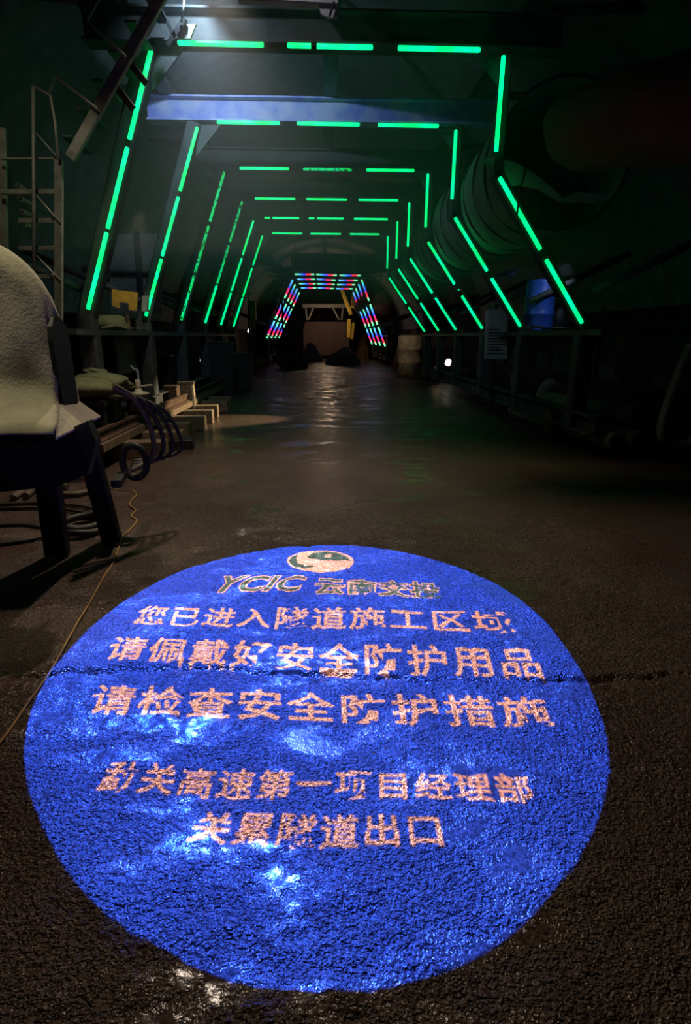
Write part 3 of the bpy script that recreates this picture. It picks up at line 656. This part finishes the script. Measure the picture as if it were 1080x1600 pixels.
# bench with sacks
bn = thing('low_platform', (-3.2, 7.3, 0), 'low dark platform carrying sacks beside the left rail', 'platform')
mb = MB(); mb.box((-3.25, 7.85, .78), (.85, 1.3, .08)); mb.build('deck', M['steel_dark'], bn)
for x in (-3.6, -2.9):
    for y in (7.28, 8.42): mb = MB(); mb.bar((x, y, 0), (x, y, .78), .09, .09); mb.build('leg', M['steel_dark'], bn)
for k, (x, y, z, sx, sy, sz, rz, lb) in enumerate(((-3.10, 7.45, .95, .40, .30, .15, .15, 'plump olive green sack, nearest of the sacks on the low platform'), (-3.05, 7.75, 1.02, .46, .26, .13, -.25, 'olive sack lying slumped over the others on the low platform'), (-2.93, 7.55, .88, .26, .24, .07, .1, 'flat folded dark sack at the roadway end of the low platform'), (-3.15, 7.8, 1.15, .16, .2, .06, .3, 'small flattened sack on top of the sack heap'))):
    mb = MB(); mb.blob((x, y, z), (sx, sy, sz), 20+k, .22, 16, .75, rz); solo(mb, 'sack', M['sack'], lb, 'sack', 'sacks on the low platform')
# screw jacks
def jack(px, py, d, s, label, bar):
    p = at(px, py, d); j = thing('screw_jack', (p.x, p.y, p.z-.36*s), label, 'jack', 'screw jacks by the left rail')
    mb = MB(); mb.lathe((p.x, p.y, p.z-.12*s), [(.02, 0), (.15*s, .0), (.15*s, .03*s), (.06*s, .05*s), (.045*s, .09*s)], 18); mb.build('flange', M['cream'], j)
    mb = MB(); mb.lathe((p.x, p.y, p.z-.05*s), [(.03*s, 0), (.042*s, .02*s), (.042*s, .14*s), (.03*s, .15*s)], 14); mb.build('screw', M['cream'], j)
    mb = MB(); mb.box((p.x, p.y, p.z-.24*s), (.3*s, .3*s, .24*s)); mb.build('base', M['steel_dark'], j)
    if bar: mb = MB(); mb.tube([(p.x-.20*s, p.y, p.z-.02*s), (p.x+.20*s, p.y+.03, p.z+.02*s)], .016*s, 8); mb.build('turning_bar', M['cream'], j)
jack(163, 612, 7.6, 1, 'cream screw jack with a round flange below the sacks', False)
jack(216, 604, 8.4, 1, 'cream screw jack with a cross bar handle, right of the sacks', True)
mb = MB(); p = at(213, 590, 9.0); mb.tube(bez([p+Vector((-.07, 0, .18)), p+Vector((-.02, .02, .12)), p+Vector((.03, 0, .1)), p+Vector((.02, 0, -.12))]), [.02]*24+[.035], 10)
solo(mb, 'tap_fitting', M['white'], 'small pale bent tap fitting standing behind the cross bar jack', 'tap')
# clutter along the left rail: crates, brackets, bundles
clut = [(268, 606, 11.2, .24, .3, .02, M['rust'], 'small rusty crate standing behind the rail, left of the pale brackets'), (291, 600, 11.6, .3, .2, .02, M['wood'], 'brown timber crate with a tilted lid behind the far end of the rail'), (250, 575, 12.5, .5, .5, .5, M['steel_dark'], 'dark bin in the shadow below the ribbed cabinet'), (345, 560, 15.5, .6, .6, .8, M['steel_dark'], 'dark machine box between the left legs of the third and fourth arches'), (375, 572, 17.5, .7, .7, .7, M['steel_dark'], 'dark pump box beside the farthest left gantry leg')]
for px, py, d, a, b2, c2, m_, lb in clut:
    p = at(px, py, d); s = thing('crate', (p.x, p.y, 0), lb, 'crate')
    h = p.z+c2/2; mb = MB(); mb.box((p.x, p.y, h/2), (a, b2, h)); mb.build('body', m_, s)
    mb = MB(); mb.box((p.x, p.y, h+.02), (a*1.1, b2*1.1, .04), .1); mb.build('lid', m_, s)
    mb = MB(); mb.box((p.x+a/2, p.y-b2/2, h*.5), (.04, .04, h*.9)); mb.build('corner_strip', M['cream'] if m_ is M['wood'] else m_, s)
for (px, py, lb) in ((324, 612, 'pale triangular plate bracket at the foot of the fourth arch left leg'), (338, 611, 'short pale post right of the triangular bracket by the left leg')):
    a = gr(px, py+8); mb = MB()
    if px == 324: mb.prism([a+Vector((-.16, 0, 0)), a+Vector((.14, 0, 0)), a+Vector((-.06, 0, .46))], (0, .05, 0))
    else: mb.bar(a, a+Vector((0, 0, .34)), .12, .08)
    solo(mb, 'bracket', M['cream'], lb, 'bracket')
# site lamps (lit)
def worklamp(px, py, d, s, m_, label, name='work_lamp'):
    p = at(px, py, d); l = thing(name, p, label, 'lamp')
    mb = MB(); mb.blob(p, (.09*s, .05*s, .085*s), 9, .25, 10); mb.build('lens', m_, l)
    mb = MB(); mb.box(p+Vector((0, .08*s, 0)), (.2*s, .08*s, .2*s)); mb.build('housing', M['steel_dark'], l)
    mb = MB(); mb.bar(p+Vector((0, .1*s, -.1*s)), p+Vector((0, .1*s, -.1*s-max(p.z-.1*s, .05)*.98)), .04, .04); mb.build('post', M['steel_dark'], l)
worklamp(318, 561, 16.0, 1.25, M['glass'], 'bright white work lamp low on the left between gantry legs')
worklamp(352, 570, 18.5, .9, M['glassw'], 'small yellow work lamp right of the white lamp, left side')
worklamp(684, 577, 20.0, 1.3, M['glassw'], 'warm lit globe lamp low on the right below the walkway')
worklamp(700, 566, 20.8, 1.35, M['glass'], 'white glaring lamp just above the warm globe lamp, right side')
worklamp(389, 517, 25.0, .8, M['glass'], 'tiny white lamp at the left above the pump box')
cl_ = thing('added_clip_lamp', (2.92, 12.42, 2.36), 'small dark lamp added on the third slanting right leg to carry the aisle light, facing across the roadway', 'lamp')  # lamp body made up to go with the aisle spot
mb = MB(); mb.lathe((2.98, 12.40, 2.5), [(.03, 0), (.07, .04), (.085, .14), (.08, .15)], 18, (-1, 0, -.3)); mb.build('reflector', M['steel_dark'], cl_)
mb = MB(); mb.bar((2.96, 12.42, 2.5), (3.02, 12.62, 2.5), .04, .04); mb.build('clip', M['steel_dark'], cl_)
worklamp(914, 577, 13.0, .55, M['glassw'], 'tiny warm lamp behind the slatted gap above the stacked pipes, right')
# ------------------------------------------------------------------ right side: ventilation duct
def duct_section(y0, y1, r, m_, ribs, name, label, cx=3.2, cz=3.88, sag=.05, flute=True):
    t_ = thing(name, (cx, (y0+y1)/2, cz), label, 'duct'); n = 40; ny = max(8, int((y1-y0)*6)); vs = []
    for j in range(ny+1):
        y = y0+(y1-y0)*j/ny; ph = (y-y0)/max(ribs, .01)
        for k in range(n):
            a = 2*PI*k/n; rr = r*(1-.035*abs(math.sin(PI*ph))*(1 if flute else .3))+.015*math.sin(5*a+3*y)
            vs.append((cx+rr*math.cos(a), y, cz-sag*math.sin(PI*ph)**2+rr*math.sin(a)))
    q = MB(); q.add(vs, [[j*n+k, j*n+(k+1) % n, (j+1)*n+(k+1) % n, (j+1)*n+k] for j in range(ny) for k in range(n)], True); o = q.build('fabric', m_, t_)
    o.modifiers.new('thick', 'SOLIDIFY').thickness = .012
    nr = int(round((y1-y0)/ribs))
    for i in range(nr+1):
        q = MB(); y = y0+(y1-y0)*i/nr; q.tube([(cx+(r+.008)*math.cos(a), y, cz+(r+.008)*math.sin(a)) for a in np.linspace(0, 2*PI, 33)[:-1]], .018, 6, True); q.build('hoop', M['steel_dark'], t_)
    return t_
duct_section(8.15, 20.2, .88, M['duct'], .60, 'ventilation_duct', 'big ribbed ventilation duct running along the right side behind the arches')
nd = thing('fabric_duct', (3.8, 5.4, 3.2), 'dark red fabric ventilation duct sagging in the upper right corner', 'duct')
q = MB(); n = 40; path = bez([(3.25, 7.5, 3.95), (3.35, 6.7, 3.80), (3.7, 5.7, 3.62), (4.25, 4.6, 3.52), (5.0, 3.4, 3.5)], 8); vs = []
for i, p in enumerate(path):
    tg = (path[min(i+1, len(path)-1)]-path[max(i-1, 0)]).normalized(); sd = Vector((tg.y, -tg.x, 0)).normalized(); uz = sd.cross(tg)
    for k in range(n):
        a = 2*PI*k/n; wr = 1+.03*math.sin(3*a+.6*i)+.02*math.sin(7*a-.4*i)
        vs.append(p+sd*math.cos(a)*.62*wr+uz*math.sin(a)*.47*wr*(1-.12*max(0, -math.sin(a))))
q.add(vs, [[j*n+k, j*n+(k+1) % n, (j+1)*n+(k+1) % n, (j+1)*n+k] for j in range(len(path)-1) for k in range(n)], True); q.build('fabric', M['ductred'], nd).modifiers.new('thick', 'SOLIDIFY').thickness = .012
# torn collar where the two ducts meet
fl = [(775, 270), (760, 262), (752, 248), (780, 246), (810, 256), (845, 278), (880, 309), (905, 300), (960, 305), (930, 318), (875, 316), (840, 296), (812, 290), (790, 292), (782, 284)]
q = MB(); top_ = [at(x, y, 7.80) for x, y in fl]; q.prism(top_, (0.02, .07, .02)); q.build('torn_collar', M['ductedge'], nd)
q = MB(); q.tube([at(822, 262, 7.3), at(812, 300, 7.45), at(808, 336, 7.5)], .012, 6); solo(q, 'chain', M['steel'], 'thin chain hanging from the torn duct edge in front of the nearest slanting tube', 'chain')
# notice board, placard, blue pipe on the right walkway
nb = thing('notice_board', at(776, 560, 11.6), 'tall pale notice board with faint lines of print fixed below the right walkway', 'notice board')
A_, B_, C_, D_ = at(760, 484, 11.6), at(794, 482, 11.6), at(792, 561, 11.6), at(757, 560, 11.6)
mb = MB(); mb.prism([A_, B_, C_, D_], (0, .03, 0)); sh_ = mb.build('sheet', M['board'], nb)
for k in range(9):
    f_ = .40+.06*k; mb = MB(); l_ = A_.lerp(D_, f_); r_ = B_.lerp(C_, f_); mb.bar(l_.lerp(r_, .12)+Vector((0, -.012, 0)), l_.lerp(r_, .6+.3*((k*7) % 3)/2)+Vector((0, -.012, 0)), .012, .012); mb.build('print_line', M['mark'], sh_)
mb = MB(); mb.bar(A_.lerp(B_, .5)+Vector((0, .08, .1)), D_.lerp(C_, .5)+Vector((0, .08, -1.15)), .08, .08); mb.build('post', M['steel_dark'], nb)
pl = [at(797, 563, 12.5), at(824, 560, 12.5), at(822, 613, 12.5), at(800, 611, 12.5)]
mb = MB(); mb.prism(pl, (0, .03, 0)); o = solo(mb, 'placard', M['board'], 'blank grey placard standing low under the right walkway beside the notice board', 'placard')
bp = thing('blue_drum', at(842, 508, 10.6), 'upright blue drum on the right walkway behind the second slanting leg', 'drum')
p = at(840, 512, 10.6)
mb = MB(); mb.lathe((p.x, p.y, 1.70), [(.25, 0), (.27, .02), (.26, .04), (.26, .28), (.275, .30), (.26, .32), (.26, .56), (.275, .58), (.26, .60), (.26, .84), (.27, .87), (.25, .88)], 28); mb.build('shell', M['bluep'], bp)
mb = MB(); mb.lathe((p.x, p.y, 2.575), [(.1, 0), (.24, 0), (.24, .012), (.1, .012)], 24); lid_ = mb.build('lid', M['bluep'], bp); mb = MB(); mb.lathe((p.x+.14, p.y, 2.58), [(.02, 0), (.04, .005), (.04, .02), (.02, .025)], 12); mb.build('bung', M['steel_dark'], lid_)
mb = MB(); a = at(785, 425, 10.9); mb.prism([at(770, 432, 10.4), at(800, 430, 10.9), at(812, 422, 11.6), at(795, 425, 11.6)], (0, 0, .03)); solo(mb, 'blue_sheet', M['blue'], 'small blue sheet catching light above the blue drum', 'sheet')
mb = MB(); mb.tube(bez([(3.62, 9.9, 1.74), (3.75, 10.1, 1.78), (3.95, 10.0, 1.74), (4.2, 10.2, 1.76), (4.5, 10.1, 1.74)]), .02, 8); solo(mb, 'hose', M['hose'], 'pale hose lying on the right walkway in front of the blue drum', 'hose')
mb = MB(); mb.lathe(at(872, 512, 10.9), [(.16, 0), (.18, .05), (.17, .3), (.08, .4), (.05, .5), (.06, .52)], 20); solo(mb, 'canister', M['steel_dark'], 'dark canister on the right walkway, right of the blue drum', 'canister')
mb = MB(); mb.prism([at(863, 460, 11.2), at(868, 461, 11.2), at(866, 478, 11.2), at(862, 476, 11.2)], (0, .03, 0)); solo(mb, 'tag_plate', M['cream'], 'small cream plate hanging above the dark canister, right walkway', 'plate')
# box girder and panel under right walkway
pn = thing('skirt_panel', (3.6, 12, .9), 'long dark steel skirt panel below the right walkway', 'panel')
mb = MB(); mb.box((3.95, 10.3, 1.33), (.06, 4.6, .55), 0); mb.build('sheet', M['steel'], pn)
for yy in (8.4, 9.6, 10.8, 12.0): mb = MB(); mb.bar((3.90, yy, 1.05), (3.90, yy, 1.62), .05, .05); mb.build('stiffener', M['steel'], pn)
# stacked pipes on the right
def big_pipe(p0, p1, r, label, flange=None):
    t_ = thing('concrete_pipe', (Vector(p0)+Vector(p1))/2-Vector((0, 0, r)), label, 'pipe', 'pipes on the right roadside')
    q = MB(); q.pipe(p0, p1, r, r*.82, 24); q.build('pipe_wall', M['pipe'], t_)
    if flange is not None:
        v = Vector(p0).lerp(Vector(p1), flange); dd_ = (Vector(p1)-Vector(p0)).normalized(); q = MB(); q.pipe(v-dd_*.04, v+dd_*.04, r*1.22, r*.97, 24); q.build('collar', M['pipe'], t_)
za = .26
p_end = [gr(965, 690, za), gr(1002, 688, za), gr(1038, 683, za)]
for k, (pe, lb) in enumerate(zip(p_end, ('long dusty pipe lying nearest the roadway on the right', 'long dusty pipe, second from the roadway on the right', 'long dusty pipe, third from the roadway on the right'))):
    s_ = gr(805+34*k, 640-1*k, za); big_pipe(s_, pe, .125, lb, .02 if k == 0 else None)
cr = MB(); cr.box((4.75, 8.95, .065), (1.3, .16, .13), .1); solo(cr, 'pipe_bearer', M['wood'], 'timber bearer under the near ends of the right hand pipes', 'bearer', 'bearers under the pipes')
cr = MB(); cr.box((4.85, 11.9, .065), (1.6, .16, .13), .1); solo(cr, 'pipe_bearer', M['wood'], 'timber bearer under the far ends of the right hand pipes', 'bearer', 'bearers under the pipes')
big_pipe(gr(905, 640, .52)+Vector((0, 1.2, 0)), gr(1000, 652, .55), .155, 'thick short pipe with a raised collar lying on top of the long pipes', .45)
el = thing('pipe_elbow', gr(868, 630, .34), 'dusty pipe elbow lying at the back of the pipe stack', 'pipe elbow')
p = gr(862, 628, .5)+Vector((-.06, .25, 0)); mb = MB(); mb.tube(bez([p+Vector((.05, 0, -.12)), p+Vector((.0, 0, .10)), p+Vector((.14, 0, .28)), p+Vector((.42, -.1, .22))]), .13, 14); mb.build('bend', M['pipe'], el)
mb = MB(); mb.lathe(p+Vector((.05, 0, -.16)), [(.1, 0), (.2, 0), (.2, .05), (.1, .05)], 20); mb.build('flange', M['pipe'], el)
mb = MB()
for k in range(3):
    a0 = at(1078+6*k, 560, 6.2); mb.tube(bez([a0+Vector((0, .1*k, .15)), a0+Vector((-.12, .1*k, -.35)), a0+Vector((-.17, .1*k, -.85)), a0+Vector((0, .1*k, -1.0)), a0+Vector((.3, .1*k, -.85)), a0+Vector((.4, .1*k, .1))]), .028, 8)
solo(mb, 'hose_loop', M['pipe'], 'loops of pale hose hanging at the right edge beyond the pipes', 'hose')
# dark rack of formwork panels at the right wall
rk = thing('panel_rack', (5.45, 6.2, 0), 'dark rack of formwork panels standing against the right wall', 'rack')
for k in range(5):
    mb = MB(); mb.box((5.45+.02*k, 6.2, .62+.55*k), (.9, 1.5, .42), .02*k); mb.build('panel', M['steel_dark'], rk)
for x in (5.05, 5.9):
    for y in (5.5, 6.9): mb = MB(); mb.bar((x, y, 0), (x, y, 3.3), .08, .08); mb.build('post', M['steel_dark'], rk)
# ------------------------------------------------------------------ overhead near the first arch
wh = thing('lamp_tray', at(455, -4, 6.9), 'pale metal tray hanging at the top edge above the nearest arch', 'tray')
mb = MB(); mb.bar(at(372, -6, 6.9), at(528, 2, 6.9), .10, .10); mb.build('tray', M['white'], wh)
mb = MB(); mb.prism([at(496, 4, 6.88), at(527, 2, 6.88), at(527, 26, 6.88), at(516, 28, 6.88), at(502, 22, 6.88)], (0, .04, 0)); mb.build('flap', M['white'], wh)
mb = MB(); mb.tube([at(522, 2, 6.84), at(515, 26, 6.84)], .012, 6); mb.build('cord', M['black'], wh)
lamp('tray_spot', 'SPOT', (-.3, 6.3, 5.6), (-.3, 6.9, 4.85), 16, (.85, .88, 1), .05, 90, .5)  # unseen spot aimed at the tray
mb = MB(); mb.prism([at(280, 38, 7.6), at(306, 37, 7.6), at(297, 60, 7.6), at(276, 60, 7.6)], (0, .04, 0)); solo(mb, 'lit_corner', M['white'], 'lit beam corner painted as a pale slanted plate beside the left end of the nearest top tube', 'plate')  # beam corner in the light, its brightness put into a pale plate
mb = MB(); mb.bar(at(262, 34, 7.55), at(276, 62, 7.55), .05, .05, (0, 1, 0)); mb.bar(at(290, 30, 7.55), at(262, 72, 7.55), .06, .05, (0, 1, 0)); solo(mb, 'cross_brace', M['steel_dark'], 'dark crossed brace left of the pale plate on the nearest arch', 'brace')
mb = MB(); mb.tube(bez([at(288, -10, 7.4), at(287, 15, 7.4), at(283, 34, 7.5)]), .012, 6); solo(mb, 'lamp_cable', M['white'], 'pale lamp cable hanging above the slanted plate at the top edge', 'cable')
# floodlight body
fb = thing('floodlight', Vector(FLOOD)+Vector((0, 0, .1)), 'floodlight above the top edge on the nearest arch, aimed down the roadway', 'lamp')
fax = (Vector((-.9, 3.6, .3))-Vector(FLOOD)).normalized()
mb = MB(); mb.pipe(Vector(FLOOD)-fax*.12, Vector(FLOOD)+fax*.02, .16, .15, 24); mb.build('reflector', M['steel_dark'], fb)
mb = MB(); mb.lathe(Vector(FLOOD)-fax*.26, [(.04, 0), (.10, .02), (.16, .14)], 24, fax); mb.build('housing', M['steel_dark'], fb)
mb = MB(); mb.bar(Vector(FLOOD)-fax*.2, Vector(FLOOD)-fax*.2+Vector((0, .5, .35)), .04, .04); mb.build('arm', M['steel_dark'], fb)
# ------------------------------------------------------------------ beyond the near gantry
bd = 26.0
bn_ = thing('safety_banner', at(530, 425, bd), 'long grey safety sign board hung across the tunnel above the striped lights', 'sign')
mb = MB(); mb.prism([at(455, 395, bd), at(608, 398, bd), at(608, 426, bd), at(455, 424, bd)], (0, .05, 0)); sh_ = mb.build('sheet', M['banner'], bn_)
for k, x in enumerate((469, 485, 500, 517, 533, 548, 561, 576, 591)):
    c_ = at(x, 413, bd-.03)
    mb = MB()
    if k in (3, 4, 5):
        tri = [c_+Vector((math.cos(a)*.24, 0, math.sin(a)*.22)) for a in (PI/2, PI/2+2*PI/3, PI/2+4*PI/3)]
        mb.tube(tri, .03, 6, True); mb.bar(c_+Vector((0, 0, -.06)), c_+Vector((0, 0, .08)), .05, .03); nm = 'triangle_sign'
    else:
        mb.tube([c_+Vector((math.cos(a)*.2, 0, math.sin(a)*.2)) for a in np.linspace(0, 2*PI, 21)[:-1]], .03, 6, True)
        if k < 3: mb.bar(c_+Vector((-.13, 0, .13)), c_+Vector((.13, 0, -.13)), .04, .03, (0, 1, 0))
        else: mb.blob(c_, (.11, .02, .11), k, .2, 8)
        nm = 'round_sign'
    mb.build(nm, M['mark'], sh_)
    mb = MB(); mb.bar(c_+Vector((-.2, 0, -.33)), c_+Vector((.2, 0, -.33)), .03, .05); mb.build('caption_line', M['mark'], sh_)
for x in (462, 600):
    mb = MB(); a = at(x, 396, bd+.05); mb.tube([a, Vector((a.x, a.y, 7.7))], .02, 6); mb.build('hanger', M['steel_dark'], bn_)
# tank and barrel, right
tk = thing('storage_tank', (4.5, 43.5, 1.6), 'large dull brown tank end beyond the right legs of the near gantry', 'tank')
c_ = at(601, 474, 42.4); mb = MB(); mb.lathe(c_, [(.2, -.05), (.7, .0), (.85, .12), (.88, .3), (.88, 2.2), (.75, 2.3)], 32, (0, 1, 0)); mb.build('shell', M['tank'], tk)
mb = MB(); mb.bar(c_+Vector((-.7, .6, -.9)), Vector((c_.x-.7, c_.y+.6, 0)), .15, .15); mb.build('stand', M['steel_dark'], tk)
mb = MB(); mb.bar(c_+Vector((.7, .6, -.9)), Vector((c_.x+.7, c_.y+.6, 0)), .15, .15); mb.build('stand', M['steel_dark'], tk)
bl = thing('barrel', gr(643, 584), 'tall pale ribbed barrel lit from one side near the right foot of the striped arches', 'barrel')
b0 = gr(640, 585); mb = MB(); mb.lathe(b0, [(.52, 0), (.56, .03), (.55, .5), (.57, .53), (.55, .56), (.55, 1.05), (.57, 1.08), (.55, 1.11), (.55, 1.62), (.5, 1.66)], 30); mb.build('shell', M['pipe'], bl)
mb = MB(); mb.lathe(b0+Vector((0, 0, 1.66)), [(.3, 0), (.5, 0), (.5, .03), (.3, .03)], 30); mb.build('lid', M['steel'], bl)
for k in range(6):
    a = gr(612+5*k, 584-(k % 3)*2); b2 = a+Vector((.35-.12*k, .3, 1.3+.25*((k*5) % 3))); mb = MB(); mb.tube([a, b2], .028, 6)
    solo(mb, 'iron_rod', M['rust'], ['thin iron rod leaning beside the pale barrel, leftmost', 'second iron rod from the left leaning by the barrel', 'third iron rod from the left leaning by the barrel', 'fourth iron rod from the left leaning by the barrel', 'fifth iron rod from the left leaning by the barrel', 'rightmost iron rod leaning against the pale barrel'][k], 'rod', 'iron rods by the barrel')
for k in range(4):
    a = gr(618+14*k, 588, .06); mb = MB(); mb.bar(a, a+Vector((1.1, -.4+.2*k, .02)), .10, .08); solo(mb, 'plank', M['wood'], ['rust brown plank on the ground, leftmost in front of the barrel', 'second plank from the left before the barrel', 'third plank from the left before the barrel', 'rightmost plank before the barrel'][k], 'plank', 'planks before the barrel')
# excavation end: rubble bank, drilling rig, mounds
mb = MB(); vs = []; nx_, nz_ = 60, 16; r_ = np.random.default_rng(8)
for j in range(nz_+1):
    for i in range(nx_+1):
        u = i/nx_; v = j/nz_; vs.append((-2.6+6.2*u, 46+v*3.2+.15*r_.normal(), max(0, 2.35*math.sin(v*PI/2)+.10*r_.normal()*(j > 0))))
mb.add(vs, [[j*(nx_+1)+i, j*(nx_+1)+i+1, (j+1)*(nx_+1)+i+1, (j+1)*(nx_+1)+i] for j in range(nz_) for i in range(nx_)], True)
solo(mb, 'rubble_bank', M['mud'], 'brown bank of broken rock across the far end of the tunnel', 'rubble')
for k, (px, py, w_, h_, lb) in enumerate(((490, 566, .62, 1.15, 'dark rounded spoil mound at the far end, left of the roadway centre'), (538, 570, .95, 1.05, 'dark spoil mound at the far end, right of the roadway centre'))):
    c_ = gr(px, py); mb = MB(); mb.blob(c_, (w_, .9, h_), 30+k, .25, 18, .02); solo(mb, 'spoil_mound', M['conc'], lb, 'mound')
c_ = at(450, 537, 30); mb = MB(); mb.blob((c_.x, c_.y, c_.z), (.62, .5, .42), 41, .4, 16); mb.blob((c_.x, c_.y+.1, .35), (.8, .6, .6), 42, .3, 14); solo(mb, 'rock_heap', M['mud'], 'orange lit rock heap at the left foot of the striped arches', 'rock')
mb = MB(); c_ = at(462, 508, 29.5)
for k in range(3): mb.tube([c_+Vector((.35*math.cos(a)+.05*k, .06*k, .55*math.sin(a)+.15*k)) for a in np.linspace(0, 2*PI, 25)[:-1]], .05, 8, True)
solo(mb, 'hose_coil', M['hose'], 'pale hose loops hanging above the orange rock heap', 'hose')
dr = thing('drilling_rig', (.8, 43, 0), 'drilling rig with yellow booms seen through the striped arches', 'drilling rig')
y_ = 42.5
for a, b in (((534, 452), (549, 492)), ((553, 455), (551, 480)), ((546, 500), (545, 528)), ((552, 505), (549, 530))):
    mb = MB(); mb.bar(at(*a, y_), at(*b, y_-.8), .26, .2, (0, 1, 0)); mb.build('boom', M['yellow'], dr)
mb = MB(); mb.bar(at(473, 478, 44.5), at(545, 478, 44.5), .3, .3); mb.build('cross_beam', M['galv'], dr)
for a, b in (((478, 480), (480, 500)), ((490, 480), (482, 500)), ((520, 480), (530, 500)), ((536, 480), (534, 500))):
    mb = MB(); mb.bar(at(*a, 44.5), at(*b, 44.5), .14, .14, (0, 1, 0)); mb.build('strut', M['galv'], dr)
mb = MB(); c_ = at(510, 507, 45.2); mb.box((c_.x, c_.y, c_.z/2+.2), (3.6, .8, c_.z)); mb.build('body', M['tank'], dr)
for sx in (-1.4, 1.4):
    mb = MB(); mb.box((c_.x+sx, c_.y-.25, .25), (.5, 1.2, .5), 0, .3); mb.build('track', M['rust'], dr)
# left far: plates and lit bits
for k, (px, py, w_, h_, m_, lb) in enumerate(((395, 485, .25, .75, M['yellow'], 'yellow upright plate behind the farthest left green leg'), (440, 452, .25, .12, M['cream'], 'small cream box beside the top of the left striped tubes'), (387, 459, .3, .1, M['cream'], 'small cream box hanging over the yellow upright plate'))):
    c_ = at(px, py, 24); mb = MB(); mb.box(c_, (w_, .1, h_)); t_ = thing('plate', (c_.x, c_.y, 0), lb, 'plate'); mb.build('face', m_, t_); mb = MB(); mb.bar((c_.x, c_.y+.09, 0), (c_.x, c_.y+.09, c_.z), .07, .07); mb.build('post', M['steel_dark'], t_)
# ------------------------------------------------------------------ dust haze under the near gantry
mb = MB(); mb.box((.2, 13.71, 4.45), (8.2, 13.38, 3.7), 0, .001); hz = mb.build('dust_haze', M['black'], None, base_origin(mb))
hm = bpy.data.materials.new('dust_haze'); hm.use_nodes = True; nt = hm.node_tree; nt.nodes.clear()
o_ = nt.nodes.new('ShaderNodeOutputMaterial'); vsn = nt.nodes.new('ShaderNodeVolumeScatter'); vsn.inputs['Color'].default_value = (.9, .95, 1, 1)
vsn.inputs['Density'].default_value = .055; vsn.inputs['Anisotropy'].default_value = .35; nt.links.new(vsn.outputs[0], o_.inputs['Volume'])
hz.data.materials.clear(); hz.data.materials.append(hm); tag(hz, 'thin dust haze hanging under the near gantry', 'haze', None, 'stuff')
